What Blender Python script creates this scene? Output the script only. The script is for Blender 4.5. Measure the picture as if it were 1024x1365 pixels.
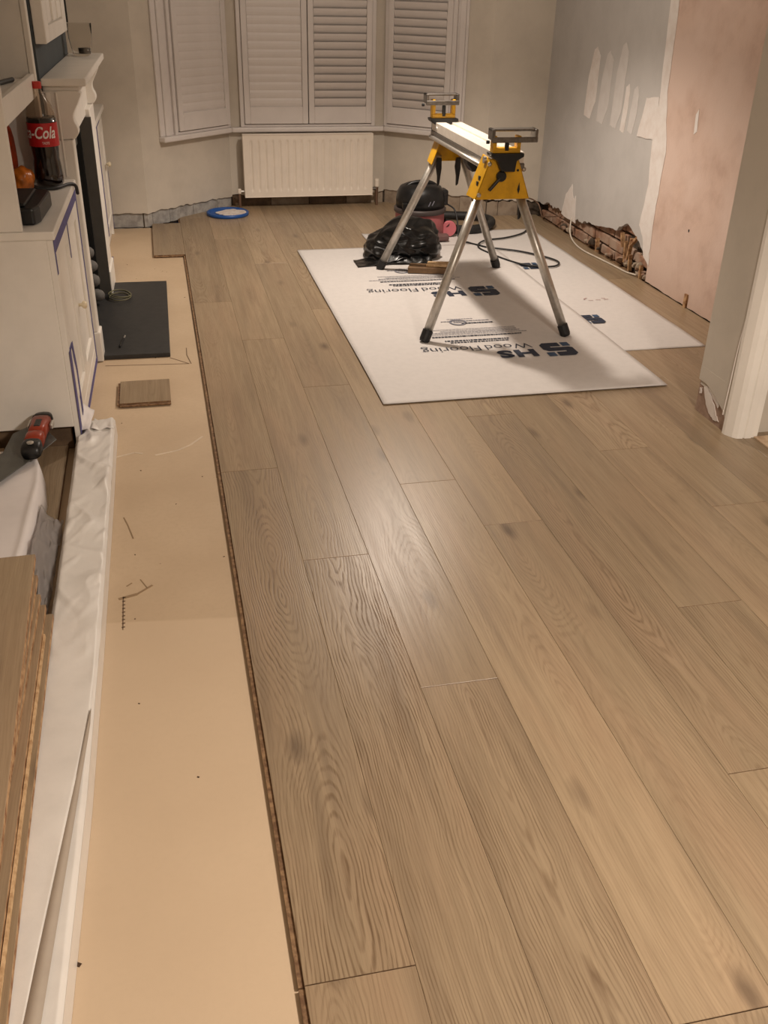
import bpy, bmesh, math, random
from mathutils import Vector, Matrix, noise as mnoise

for o in list(bpy.data.objects): bpy.data.objects.remove(o)
scn = bpy.context.scene
COL = scn.collection
R = random.Random(7)
PI = math.pi

# ---------------------------------------------------------------- camera
cam_d = bpy.data.cameras.new('camera'); cam = bpy.data.objects.new('camera', cam_d); COL.objects.link(cam)
F_PX = 1278.2
cam_d.sensor_fit = 'HORIZONTAL'; cam_d.sensor_width = 36.0; cam_d.lens = F_PX / 1024 * 36.0
cam_d.clip_start = 0.05; cam_d.clip_end = 100
def cam_axes(p, r, yw):
    X = Vector((math.cos(yw), 0, math.sin(yw))); Y = Vector((-math.sin(yw), 0, math.cos(yw))); Z = Vector((0, -1, 0))
    P = Matrix(((1, 0, 0), (0, math.cos(p), -math.sin(p)), (0, math.sin(p), math.cos(p))))
    Q = Matrix(((math.cos(r), -math.sin(r), 0), (math.sin(r), math.cos(r), 0), (0, 0, 1)))
    return (Q @ P) @ Matrix((X, Y, Z)).transposed()
MC = cam_axes(math.radians(29.3166), math.radians(1.3596), math.radians(13.2079))
rot = Matrix((MC[0], -MC[1], -MC[2])).transposed()
cam.matrix_world = Matrix.Translation((0, 0, 1.6)) @ rot.to_4x4()
scn.camera = cam

# ---------------------------------------------------------------- world, lamps, exposure
w = bpy.data.worlds.new('night'); scn.world = w; w.use_nodes = True
w.node_tree.nodes['Background'].inputs[0].default_value = (0.02, 0.02, 0.03, 1)
w.node_tree.nodes['Background'].inputs[1].default_value = 0.3
scn.view_settings.view_transform = 'Standard'; scn.view_settings.look = 'None'
scn.view_settings.gamma = 1.0; scn.view_settings.use_curve_mapping = False
scn.view_settings.exposure = 0.26

def spot(name, loc, power, col, angle, blend, radius):
    l = bpy.data.lights.new(name, 'SPOT'); l.energy = power; l.color = col
    l.spot_size = math.radians(angle); l.spot_blend = blend; l.shadow_soft_size = radius
    o = bpy.data.objects.new(name, l); o.location = loc; COL.objects.link(o); return o
def point(name, loc, power, col, radius):
    l = bpy.data.lights.new(name, 'POINT'); l.energy = power; l.color = col; l.shadow_soft_size = radius
    o = bpy.data.objects.new(name, l); o.location = loc; COL.objects.link(o); return o
WARM = (1.0, 0.875, 0.755)
LAMP_A = (1.32, 5.38, 2.02)      # shaded pendant over the front room
LAMP_B = (1.40, 0.55, 2.00)      # shaded pendant over the near room
spot('pendant_light_front', LAMP_A, 118, WARM, 132, 0.55, 0.055)
point('pendant_glow_front', (1.32, 5.38, 2.12), 22, WARM, 0.12)
spot('pendant_light_near', LAMP_B, 165, WARM, 162, 0.5, 0.12)
point('pendant_glow_near', (1.40, 0.55, 2.10), 28, WARM, 0.12)

# ---------------------------------------------------------------- materials
def srgb(r, g, b):
    f = lambda c: (c/255/12.92) if c/255 <= 0.04045 else ((c/255+0.055)/1.055)**2.4
    return (f(r), f(g), f(b), 1)
def newmat(name):
    m = bpy.data.materials.new(name); m.use_nodes = True
    nt = m.node_tree; b = nt.nodes['Principled BSDF']; return m, nt, b
def N(nt, t, **kw):
    n = nt.nodes.new(t)
    for k, v in kw.items(): setattr(n, k, v)
    return n
def math_(nt, op, a, b=None, c=None, clamp=False):
    n = N(nt, 'ShaderNodeMath', operation=op, use_clamp=clamp)
    for i, s in enumerate((a, b, c)):
        if s is None: continue
        if isinstance(s, (int, float)): n.inputs[i].default_value = s
        else: nt.links.new(s, n.inputs[i])
    return n.outputs[0]
def mixc(nt, fac, a, b, blend='MIX'):
    n = N(nt, 'ShaderNodeMix', data_type='RGBA', blend_type=blend)
    if isinstance(fac, (int, float)): n.inputs[0].default_value = fac
    else: nt.links.new(fac, n.inputs[0])
    for i, s in ((6, a), (7, b)):
        if isinstance(s, tuple): n.inputs[i].default_value = s if len(s) == 4 else (*s, 1)
        else: nt.links.new(s, n.inputs[i])
    return n.outputs[2]
def noise_(nt, vec, scale, detail=3, rough=0.55):
    n = N(nt, 'ShaderNodeTexNoise'); n.inputs['Scale'].default_value = scale
    n.inputs['Detail'].default_value = detail; n.inputs['Roughness'].default_value = rough
    if vec is not None: nt.links.new(vec, n.inputs['Vector'])
    return n.outputs[0]
def ramp(nt, fac, lo, hi, c0=(0, 0, 0, 1), c1=(1, 1, 1, 1)):
    n = N(nt, 'ShaderNodeValToRGB'); n.color_ramp.elements[0].position = lo; n.color_ramp.elements[1].position = hi
    n.color_ramp.elements[0].color = c0; n.color_ramp.elements[1].color = c1
    nt.links.new(fac, n.inputs[0]); return n.outputs[0]
def bump(nt, b, h, strength, dist=0.002):
    n = N(nt, 'ShaderNodeBump'); n.inputs['Strength'].default_value = strength; n.inputs['Distance'].default_value = dist
    nt.links.new(h, n.inputs['Height']); nt.links.new(n.outputs[0], b.inputs['Normal'])
def M(name, col, rough=0.6, metal=0.0, var=0.06, scale=14, bmp=0.0, bscale=120, spec=0.5, coat=0.0, col2=None, mix_lo=0.4, mix_hi=0.65, big=None):
    m, nt, b = newmat(name)
    tc = N(nt, 'ShaderNodeTexCoord').outputs['Object']
    c = col if len(col) == 4 else (*col, 1)
    n1 = noise_(nt, tc, scale, 5, 0.6)
    if col2 is None: col2 = tuple(max(0, min(1, x*(1-var*3))) for x in c[:3])
    f = ramp(nt, n1, mix_lo, mix_hi)
    cc = mixc(nt, f, c, (*col2[:3], 1))
    if big:
        n2 = noise_(nt, tc, big[0], 3); cc = mixc(nt, ramp(nt, n2, 0.42, 0.6), cc, (*big[1][:3], 1))
    nt.links.new(cc, b.inputs['Base Color'])
    b.inputs['Roughness'].default_value = rough; b.inputs['Metallic'].default_value = metal
    b.inputs['Specular IOR Level'].default_value = spec
    if coat: b.inputs['Coat Weight'].default_value = coat
    if bmp: bump(nt, b, noise_(nt, tc, bscale, 4), bmp)
    return m

def oak(name, tone=1.0):
    """engineered oak: growth rings cut by the board, fibre streaks, smoky heart streaks and knots"""
    m, nt, b = newmat(name); L = nt.links
    tc = N(nt, 'ShaderNodeTexCoord').outputs['Object']
    sep = N(nt, 'ShaderNodeSeparateXYZ'); L.new(tc, sep.inputs[0]); x, y = sep.outputs[0], sep.outputs[1]
    def att(nm): return N(nt, 'ShaderNodeAttribute', attribute_type='OBJECT', attribute_name=nm).outputs['Fac']
    seed, grain, pith = att('seed'), att('grain'), att('pith')
    def vec(sx, sy, so):
        c = N(nt, 'ShaderNodeCombineXYZ')
        L.new(math_(nt, 'MULTIPLY', x, sx), c.inputs[0]); L.new(math_(nt, 'MULTIPLY', y, sy), c.inputs[1])
        L.new(math_(nt, 'MULTIPLY_ADD', seed, 37.0, so), c.inputs[2]); return c.outputs[0]
    # rings
    wob = math_(nt, 'SUBTRACT', noise_(nt, vec(5, 1.3, 0), 1.0, 2), 0.5)
    wob2 = math_(nt, 'SUBTRACT', noise_(nt, vec(34, 7, 3), 1.0, 2), 0.5)
    depth = math_(nt, 'MULTIPLY_ADD', math_(nt, 'SUBTRACT', noise_(nt, vec(0.6, 0.8, 5), 1.0, 1), 0.5), 0.30, 0.03)
    # knots bend the rings
    vo = N(nt, 'ShaderNodeTexVoronoi', feature='F1', voronoi_dimensions='3D'); vo.inputs['Scale'].default_value = 1.0
    vo.inputs['Randomness'].default_value = 1.0
    L.new(vec(6.0, 2.2, 9), vo.inputs['Vector']); kd = vo.outputs['Distance']
    kb = ramp(nt, kd, 0.0, 0.34, (1, 1, 1, 1), (0, 0, 0, 1))
    dx = math_(nt, 'SUBTRACT', x, math_(nt, 'ADD', pith, math_(nt, 'MULTIPLY', wob, 0.07)))
    r2 = math_(nt, 'ADD', math_(nt, 'MULTIPLY', dx, dx), math_(nt, 'MULTIPLY', depth, depth))
    rr = math_(nt, 'ADD', math_(nt, 'SQRT', r2), math_(nt, 'ADD', math_(nt, 'MULTIPLY', wob2, 0.011), math_(nt, 'MULTIPLY', kb, 0.02)))
    s = math_(nt, 'SINE', math_(nt, 'MULTIPLY', rr, 2*PI*135))
    ring = ramp(nt, math_(nt, 'MULTIPLY_ADD', s, 0.5, 0.5), 0.45, 1.0)
    brk = ramp(nt, noise_(nt, vec(160, 9, 2), 1.0, 3), 0.25, 0.62)
    amp = ramp(nt, noise_(nt, vec(9, 1.6, 11), 1.0, 2), 0.30, 0.66)
    ring = math_(nt, 'MULTIPLY', math_(nt, 'MULTIPLY', math_(nt, 'MULTIPLY', ring, grain), brk), math_(nt, 'MULTIPLY_ADD', amp, 0.8, 0.2))
    fib = noise_(nt, vec(330, 7, 1), 1.0, 4, 0.7)
    fib2 = noise_(nt, vec(60, 2.2, 4), 1.0, 3)
    streak = ramp(nt, noise_(nt, vec(15, 0.9, 6), 1.0, 3), 0.52, 0.78)
    pink = ramp(nt, noise_(nt, vec(7, 1.1, 8), 1.0, 2), 0.45, 0.7)
    t = tone
    base = mixc(nt, ramp(nt, fib2, 0.3, 0.7), (0.360*t, 0.268*t, 0.170*t, 1), (0.278*t, 0.203*t, 0.126*t, 1))
    base = mixc(nt, math_(nt, 'MULTIPLY', pink, 0.5), base, (0.355*t, 0.242*t, 0.152*t, 1))
    base = mixc(nt, math_(nt, 'MULTIPLY', streak, 0.72), base, (0.195*t, 0.140*t, 0.090*t, 1))
    base = mixc(nt, math_(nt, 'MULTIPLY', ring, 0.95), base, (0.145*t, 0.088*t, 0.046*t, 1))
    base = mixc(nt, math_(nt, 'MULTIPLY', ramp(nt, fib, 0.50, 0.72), 0.42), base, (0.16*t, 0.10*t, 0.055*t, 1))
    kn = ramp(nt, math_(nt, 'ADD', kd, math_(nt, 'MULTIPLY', wob2, 0.12)), 0.03, 0.17, (1, 1, 1, 1), (0, 0, 0, 1))
    base = mixc(nt, math_(nt, 'MULTIPLY', kn, 0.75), base, (0.10*t, 0.066*t, 0.042*t, 1))
    val = N(nt, 'ShaderNodeHueSaturation'); L.new(base, val.inputs['Color'])
    L.new(math_(nt, 'MULTIPLY_ADD', att('tone'), 0.28, 0.86), val.inputs['Value'])
    L.new(val.outputs[0], b.inputs['Base Color'])
    L.new(math_(nt, 'MULTIPLY_ADD', ring, 0.12, math_(nt, 'MULTIPLY_ADD', fib2, 0.12, 0.27)), b.inputs['Roughness'])
    b.inputs['Specular IOR Level'].default_value = 0.42
    h = math_(nt, 'SUBTRACT', math_(nt, 'MULTIPLY', fib, -0.35), math_(nt, 'MULTIPLY', ring, 0.6))
    bump(nt, b, h, 0.35, 0.0012)
    return m

OAK = oak('oiled_oak')
OAKEDGE = M('oak_ply_edge', (0.13, 0.065, 0.03), 0.8, var=0.2, scale=60, col2=(0.30, 0.18, 0.09))
OAKRAW = M('raw_oak_edge', (0.50, 0.31, 0.16), 0.75, scale=30, col2=(0.22, 0.10, 0.04), mix_lo=0.42, mix_hi=0.62)
OAKPALE = M('pale_raw_oak', (0.66, 0.46, 0.26), 0.75, scale=45, col2=(0.42, 0.25, 0.12))
CREAM = M('cream_emulsion', (0.60, 0.54, 0.46), 0.85, var=0.03, scale=5, bmp=0.25, bscale=160, spec=0.25)
PILLARP = M('pillar_emulsion', (0.57, 0.52, 0.45), 0.8, var=0.03, scale=4, bmp=0.2, bscale=140, spec=0.25)
GREYP = M('grey_emulsion', (0.50, 0.475, 0.450), 0.85, var=0.03, scale=4, bmp=0.25, bscale=140, spec=0.25)
PINKPL = M('pink_plaster', (0.59, 0.435, 0.355), 0.9, scale=9, col2=(0.51, 0.365, 0.295), bmp=0.5, bscale=60, spec=0.2, big=(2.4, (0.62, 0.475, 0.40)))
FILLER = M('white_filler', (0.72, 0.67, 0.63), 0.85, scale=12, col2=(0.66, 0.59, 0.54), bmp=0.5, bscale=90, spec=0.2)
FILLER2 = M('thin_filler', (0.61, 0.575, 0.545), 0.85, scale=12, col2=(0.57, 0.53, 0.50), bmp=0.4, bscale=90, spec=0.2)
CEIL = M('ceiling_white', (0.72, 0.69, 0.64), 0.9, var=0.02, scale=3)
WHITE = M('white_gloss_paint', (0.80, 0.755, 0.69), 0.35, var=0.025, scale=6, bmp=0.08, bscale=30)
SHUT = M('shutter_white', (0.70, 0.65, 0.62), 0.45, var=0.02, scale=6)
RADW = M('radiator_enamel', (0.82, 0.735, 0.635), 0.35, var=0.02, scale=8)
BLUETAPE = M('blue_masking_tape', (0.085, 0.075, 0.235), 0.6, var=0.12, scale=40)
GREYBLOCK = M('bare_grey_render', (0.43, 0.41, 0.385), 0.95, scale=16, col2=(0.27, 0.255, 0.24), bmp=1.0, bscale=40, spec=0.1)
BEIGEBLOCK = M('bare_beige_render', (0.36, 0.29, 0.22), 0.95, scale=14, col2=(0.25, 0.19, 0.14), bmp=1.0, bscale=40, spec=0.1)
BRICK = M('dusty_brick', (0.36, 0.205, 0.135), 0.95, scale=22, col2=(0.21, 0.115, 0.075), bmp=1.0, bscale=70, spec=0.1, big=(7, (0.40, 0.29, 0.22)))
MORTAR = M('crumbling_mortar', (0.11, 0.085, 0.065), 0.95, scale=30, col2=(0.05, 0.04, 0.03), bmp=1.0, bscale=50, spec=0.1)
SCREED = None
BLACKPL = M('black_plastic', (0.007, 0.007, 0.0075), 0.40, var=0.2, scale=30)
RUBBER = M('black_rubber', (0.012, 0.012, 0.012), 0.6, var=0.2, scale=40)
YELLOW = M('yellow_paint', (0.74, 0.39, 0.008), 0.38, var=0.08, scale=12, bmp=0.1, bscale=60)
ALU = M('brushed_aluminium', (0.60, 0.57, 0.52), 0.38, metal=0.9, var=0.06, scale=40)
ALUW = M('pale_anodised_aluminium', (0.74, 0.68, 0.60), 0.45, metal=0.25, var=0.03, scale=25)
STEEL = M('dark_steel', (0.22, 0.20, 0.18), 0.35, metal=0.9, var=0.1, scale=50)
SLATE = M('black_slate', (0.028, 0.027, 0.026), 0.55, var=0.1, scale=25, bmp=0.15, bscale=60)
GREYMETAL = M('painted_grey_slip', (0.095, 0.088, 0.078), 0.5, var=0.05, scale=10)
SOOT = M('soot', (0.008, 0.008, 0.008), 0.8)
BLUEGREY = M('blue_grey_wall', (0.075, 0.088, 0.095), 0.85, var=0.04, scale=6)
PAPER = M('white_underlay_paper', (0.63, 0.595, 0.57), 0.75, var=0.015, scale=30, bmp=0.12, bscale=9, spec=0.3)
NAVY = M('navy_print', (0.012, 0.02, 0.045), 0.7)
BLUEPR = M('blue_print', (0.035, 0.075, 0.15), 0.7)
GREYPR = M('grey_print', (0.20, 0.20, 0.24), 0.7)
REDPR = M('faint_red_print', (0.45, 0.28, 0.26), 0.7)
PINKV = M('pink_vacuum_plastic', (0.42, 0.12, 0.13), 0.45, var=0.05, scale=10)
PINKW = M('pink_wheel_plastic', (0.62, 0.17, 0.20), 0.5, var=0.05, scale=10)
BAGM = M('black_bin_bag', (0.004, 0.004, 0.004), 0.26, var=0.1, scale=10, bmp=0.35, bscale=12)
BLUELID = M('blue_plastic_lid', (0.015, 0.09, 0.34), 0.4, var=0.05, scale=10)
CABLEB = M('black_cable', (0.012, 0.012, 0.013), 0.5)
CABLEW = M('white_cable', (0.62, 0.55, 0.46), 0.5)
FILM = M('white_plastic_wrap', (0.76, 0.72, 0.67), 0.34, var=0.02, scale=12, bmp=0.35, bscale=30)
SLEEVE = M('greyish_sleeve_edge', (0.42, 0.35, 0.28), 0.6, var=0.03, scale=8)
WHITESHEET = M('white_sheet', (0.72, 0.67, 0.65), 0.7, var=0.02, scale=8)
RED = M('red_tool_plastic', (0.30, 0.035, 0.012), 0.35, var=0.12, scale=25)
GREYSH = M('dark_grey_sheet', (0.075, 0.075, 0.065), 0.4, var=0.1, scale=14)
COLA = M('dark_cola', (0.010, 0.005, 0.004), 0.12, var=0.1, scale=10, coat=0.6)
REDLAB = M('red_label', (0.50, 0.012, 0.014), 0.35, var=0.03, scale=10)
REDCAP = M('red_cap', (0.50, 0.022, 0.012), 0.4)
PRWHITE = M('white_print', (0.85, 0.80, 0.76), 0.5, var=0.01)
ORANGE = M('orange_wrapper', (0.62, 0.17, 0.015), 0.3, var=0.2, scale=18, bmp=0.6, bscale=20)
REDORANGE = M('red_orange_wrapper', (0.45, 0.06, 0.015), 0.4, var=0.2, scale=14)
STONE = M('grey_fire_stone', (0.13, 0.12, 0.11), 0.8, var=0.1, scale=20, bmp=0.5, bscale=30)
BRASS = M('cream_knob', (0.72, 0.62, 0.44), 0.35)
WIRE = M('olive_wire', (0.16, 0.15, 0.08), 0.5)
PALECOL = M('pale_threshold', (0.66, 0.50, 0.34), 0.7, scale=25, col2=(0.45, 0.30, 0.19))
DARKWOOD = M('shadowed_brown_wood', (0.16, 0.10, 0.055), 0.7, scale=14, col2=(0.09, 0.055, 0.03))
PIPE = M('copper_brown_pipe', (0.20, 0.12, 0.08), 0.5, metal=0.4)
def glassmat(name, col, rough, alpha_tr):
    m, nt, b = newmat(name); b.inputs['Base Color'].default_value = (*col, 1); b.inputs['Roughness'].default_value = rough
    b.inputs['Transmission Weight'].default_value = alpha_tr; b.inputs['IOR'].default_value = 1.04 if name == 'frosted_glass' else 1.15
    return m
CLEARPL = glassmat('clear_bottle_plastic', (0.85, 0.78, 0.70), 0.08, 0.95)
FROST = glassmat('frosted_glass', (0.93, 0.92, 0.90), 0.12, 1.0)
GLASS = glassmat('window_glass', (0.8, 0.85, 0.88), 0.02, 1.0)
TRANSF = glassmat('translucent_sheet', (0.66, 0.62, 0.60), 0.30, 0.75)

def screed():
    m, nt, b = newmat('beige_board'); L = nt.links
    tc = N(nt, 'ShaderNodeTexCoord').outputs['Object']
    n1 = noise_(nt, tc, 3.0, 4); n2 = noise_(nt, tc, 55, 5, 0.7); n3 = noise_(nt, tc, 1.4, 2)
    c = mixc(nt, ramp(nt, n1, 0.35, 0.65), (0.560, 0.425, 0.285, 1), (0.510, 0.380, 0.250, 1))
    c = mixc(nt, math_(nt, 'MULTIPLY', ramp(nt, n2, 0.45, 0.75), 0.35), c, (0.45, 0.33, 0.215, 1))
    sep = N(nt, 'ShaderNodeSeparateXYZ'); L.new(tc, sep.inputs[0])
    yy = math_(nt, 'ADD', sep.outputs[1], math_(nt, 'MULTIPLY', math_(nt, 'SUBTRACT', n3, 0.5), 0.35))
    patch = ramp(nt, math_(nt, 'SUBTRACT', 2.3, yy), 0.0, 0.012)
    c = mixc(nt, math_(nt, 'MULTIPLY', patch, 0.55), c, (0.64, 0.495, 0.345, 1))
    vo = N(nt, 'ShaderNodeTexVoronoi'); vo.inputs['Scale'].default_value = 9; L.new(tc, vo.inputs['Vector'])
    sp = ramp(nt, vo.outputs['Distance'], 0.018, 0.035, (1, 1, 1, 1), (0, 0, 0, 1))
    c = mixc(nt, math_(nt, 'MULTIPLY', sp, 0.6), c, (0.16, 0.10, 0.06, 1))
    L.new(c, b.inputs['Base Color']); b.inputs['Roughness'].default_value = 0.6; b.inputs['Specular IOR Level'].default_value = 0.35
    bump(nt, b, n2, 0.15)
    return m
SCREED = screed()

# ---------------------------------------------------------------- mesh helpers
class MB:
    def __init__(s, tf=None): s.v = []; s.f = []; s.tf = tf
    def add(s, vs, fs):
        o = len(s.v)
        for p in vs: s.v.append(tuple(s.tf(*p)) if s.tf else tuple(p))
        s.f += [tuple(i+o for i in f) for f in fs]; return s
    def box(s, x0, x1, y0, y1, z0, z1):
        vs = [(x, y, z) for z in (z0, z1) for y in (y0, y1) for x in (x0, x1)]
        return s.add(vs, [(0, 2, 3, 1), (4, 5, 7, 6), (0, 1, 5, 4), (2, 6, 7, 3), (0, 4, 6, 2), (1, 3, 7, 5)])
    def prism(s, poly, a, b, axis='z'):
        """extrude a 2D polygon from a to b along an axis"""
        n = len(poly)
        def P(p, h):
            if axis == 'z': return (p[0], p[1], h)
            if axis == 'y': return (p[0], h, p[1])
            return (h, p[0], p[1])
        vs = [P(p, a) for p in poly] + [P(p, b) for p in poly]
        fs = [tuple(range(n))[::-1], tuple(range(n, 2*n))] + [(i, (i+1) % n, n+(i+1) % n, n+i) for i in range(n)]
        return s.add(vs, fs)
    def hexa(s, b4, t4):
        return s.add(list(b4)+list(t4), [(3, 2, 1, 0), (4, 5, 6, 7)] + [(i, (i+1) % 4, 4+(i+1) % 4, 4+i) for i in range(4)])
    def bar(s, p, q, wx, wz, up=(0, 0, 1)):
        p, q = Vector(p), Vector(q); d = (q-p).normalized(); u = Vector(up)
        sx = d.cross(u); sx = sx.normalized() if sx.length > 1e-6 else Vector((1, 0, 0)); sz = sx.cross(d)
        c = [(-1, -1), (1, -1), (1, 1), (-1, 1)]
        return s.hexa([p+sx*a*wx/2+sz*b*wz/2 for a, b in c], [q+sx*a*wx/2+sz*b*wz/2 for a, b in c])
    def tube(s, pts, r, n=8, caps=True):
        pts = [Vector(p) for p in pts]; rs = r if isinstance(r, (list, tuple)) else [r]*len(pts)
        vs = []; fs = []; prev = None
        for i, p in enumerate(pts):
            d = (pts[min(i+1, len(pts)-1)] - pts[max(i-1, 0)]).normalized()
            if prev is None:
                a = Vector((0, 0, 1)) if abs(d.z) < 0.9 else Vector((1, 0, 0)); u = d.cross(a).normalized()
            else:
                u = (prev - d*prev.dot(d)); u = u.normalized() if u.length > 1e-6 else prev
            prev = u; v = d.cross(u)
            for k in range(n):
                t = 2*PI*k/n; vs.append(p + (u*math.cos(t)+v*math.sin(t))*rs[i])
        for i in range(len(pts)-1):
            for k in range(n): fs.append((i*n+k, i*n+(k+1) % n, (i+1)*n+(k+1) % n, (i+1)*n+k))
        if caps: fs += [tuple(range(n))[::-1], tuple(range((len(pts)-1)*n, len(pts)*n))]
        return s.add(vs, fs)
    def lathe(s, prof, c, n=28, axis='z', caps=True, a0=0, a1=2*PI):
        vs = []; fs = []; full = abs(a1-a0-2*PI) < 1e-6; m = n if full else n+1
        for r, h in prof:
            for k in range(m):
                t = a0+(a1-a0)*k/n; a, b = r*math.cos(t), r*math.sin(t)
                if axis == 'z': vs.append((c[0]+a, c[1]+b, c[2]+h))
                elif axis == 'y': vs.append((c[0]+a, c[1]+h, c[2]+b))
                else: vs.append((c[0]+h, c[1]+a, c[2]+b))
        for i in range(len(prof)-1):
            for k in range(n if full else n): 
                k2 = (k+1) % m if full else k+1
                fs.append((i*m+k, i*m+k2, (i+1)*m+k2, (i+1)*m+k))
        if caps and full: fs += [tuple(range(m))[::-1], tuple(range((len(prof)-1)*m, len(prof)*m))]
        return s.add(vs, fs)
    def grid(s, fn, nu, nv, thick=None):
        vs = [fn(i/nu, j/nv) for j in range(nv+1) for i in range(nu+1)]
        fs = [(j*(nu+1)+i, j*(nu+1)+i+1, (j+1)*(nu+1)+i+1, (j+1)*(nu+1)+i) for j in range(nv) for i in range(nu)]
        return s.add(vs, fs)
    def build(s, name, mat, parent=None, smooth=False, bevel=0, seg=2, solid=0, subsurf=0, recalc=True, origin=None):
        me = bpy.data.meshes.new(name)
        vs = s.v if origin is None else [tuple(Vector(p)-Vector(origin)) for p in s.v]
        me.from_pydata(vs, [], s.f)
        if recalc:
            bm = bmesh.new(); bm.from_mesh(me); bmesh.ops.recalc_face_normals(bm, faces=bm.faces); bm.to_mesh(me); bm.free()
        me.materials.append(mat)
        if smooth:
            for p in me.polygons: p.use_smooth = True
        o = bpy.data.objects.new(name, me); COL.objects.link(o)
        if origin is not None: o.location = origin
        if parent: setparent(o, parent)
        if solid:
            md = o.modifiers.new('solid', 'SOLIDIFY'); md.thickness = solid; md.offset = -1
        if bevel:
            md = o.modifiers.new('bevel', 'BEVEL'); md.width = bevel; md.segments = seg; md.limit_method = 'ANGLE'; md.angle_limit = math.radians(35)
        if subsurf:
            md = o.modifiers.new('sub', 'SUBSURF'); md.levels = md.render_levels = subsurf
        return o
def wmat(o):
    m = Matrix.LocRotScale(o.location, o.rotation_euler, o.scale)
    return (wmat(o.parent) @ o.matrix_parent_inverse @ m) if o.parent else m
def setparent(o, p):
    o.parent = p; o.matrix_parent_inverse = wmat(p).inverted()
def thing(name, label, cat, loc=(0, 0, 0), group=None):
    o = bpy.data.objects.new(name, None); COL.objects.link(o); o.location = loc; o.empty_display_size = 0.05
    o['label'] = label; o['category'] = cat
    if group: o['group'] = group
    return o
def tag(o, label, cat, group=None):
    o['label'] = label; o['category'] = cat
    if group: o['group'] = group
    return o
def struct(o, label, cat):
    o['kind'] = 'structure'; o['label'] = label; o['category'] = cat; return o
def spline(pts, k=8):
    pts = [Vector(p) for p in pts]; P = [pts[0]*2-pts[1]]+pts+[pts[-1]*2-pts[-2]]; out = []
    for i in range(1, len(P)-2):
        for j in range(k):
            t = j/k; a, b, c, d = P[i-1], P[i], P[i+1], P[i+2]
            out.append(0.5*((2*b)+(-a+c)*t+(2*a-5*b+4*c-d)*t*t+(-a+3*b-3*c+d)*t**3))
    out.append(pts[-1]); return out
def text_mesh(name, body, size, mat, parent, loc, rotz=0, matrix=None, shear=0, bold=0.0, xs=1.0, extr=0.0):
    cu = bpy.data.curves.new(name, 'FONT'); cu.body = body; cu.size = size; cu.offset = bold; cu.shear = shear; cu.extrude = extr
    cu.resolution_u = 3
    t = bpy.data.objects.new(name, cu); COL.objects.link(t)
    dg = bpy.context.evaluated_depsgraph_get()
    me = bpy.data.meshes.new_from_object(t.evaluated_get(dg)); bpy.data.objects.remove(t)
    me.materials.clear(); me.materials.append(mat); me.name = name
    mm = matrix if matrix else Matrix.Translation(loc) @ Matrix.Rotation(rotz, 4, 'Z') @ Matrix.Diagonal((xs, 1, 1, 1))
    me.transform(mm)
    o = bpy.data.objects.new(name, me); COL.objects.link(o)
    if parent: setparent(o, parent)
    return o
def nz(p, s=1.0, seed=0): return mnoise.noise(Vector((p[0]*s+seed*13.1, p[1]*s-seed*7.7, (p[2] if len(p) > 2 else 0)*s+seed*3.3)))

# left-hand fixtures run a degree off the boards: u out from the chimney face, v along it
def LW(u, v, z): return (-0.43+u+0.02*v, 4.5+v, z)

# ================================================================ SETTING
ROWX = [0.129+0.2075*k for k in range(0, 19)]
# --- floor: every board is its own piece
fl_base = MB().box(0.135, 4.0, -2.0, 3.2, -0.06, -0.0185).box(0.135, 2.95, 3.2, 7.9, -0.06, -0.0185).build('floor', OAKEDGE)
struct(fl_base, 'oiled oak plank floor laid in long staggered rows', 'floor')
def make_plank(x0, x1, y0, y1, z1=0.0, th=0.018, parent=None, name='plank', grain=None, rnd=None, mat=None, rotz=0.0):
    r = rnd or R
    w_, l_ = x1-x0, y1-y0
    g = 0.0002; e = 0.0010; b = 0.0009
    hx, hy = w_/2-g, l_/2-e
    mb = MB()
    vs = [(-hx, -hy, -th), (hx, -hy, -th), (hx, hy, -th), (-hx, hy, -th),
          (-hx, -hy, -b), (hx, -hy, -b), (hx, hy, -b), (-hx, hy, -b),
          (-hx+b, -hy+b, 0), (hx-b, -hy+b, 0), (hx-b, hy-b, 0), (-hx+b, hy-b, 0)]
    fs = [(3, 2, 1, 0)]+[(i, (i+1) % 4, 4+(i+1) % 4, 4+i) for i in range(4)]+[(4+i, 4+(i+1) % 4, 8+(i+1) % 4, 8+i) for i in range(4)]+[(8, 9, 10, 11)]
    me = bpy.data.meshes.new(name); me.from_pydata(vs, [], fs); me.materials.append(mat or OAK); me.materials.append(OAKEDGE)
    for i in range(5): me.polygons[i].material_index = 1
    o = bpy.data.objects.new(name, me); COL.objects.link(o)
    o.location = ((x0+x1)/2, (y0+y1)/2, z1); o.rotation_euler = (0, 0, rotz)
    o['seed'] = r.random()*9; o['grain'] = grain if grain is not None else r.choice((0.25, 0.35, 0.45, 0.6, 0.8))
    o['pith'] = r.uniform(-0.07, 0.07); o['tone'] = r.random()
    if parent: setparent(o, parent)
    return o
def wall_y(x):
    if x < -0.09: return 7.15
    if x < 0.55: return 7.15+(x+0.09)/0.64*0.59
    if x < 1.75: return 7.74
    if x < 2.39: return 7.74-(x-1.75)/0.64*0.59
    return 7.15
JOINT = [1.091, 2.519, 1.855, 0.883, 2.625, 1.42, 2.061, 3.095, 2.605, 1.70, 0.62, 2.2, 1.2, 0.5, 1.6, 0.9, 1.9, 1.3]
GRAIN = {(0, 0): 1.1, (1, -1): 1.05, (1, 0): 0.5, (2, -1): 0.9, (0, -1): 0.5, (2, 0): 0.3, (3, 0): 0.4, (4, -1): 0.45, (0, 1): 0.45}
PITH = {(0, 0): 0.015, (1, -1): -0.02, (2, -1): 0.0}
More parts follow.
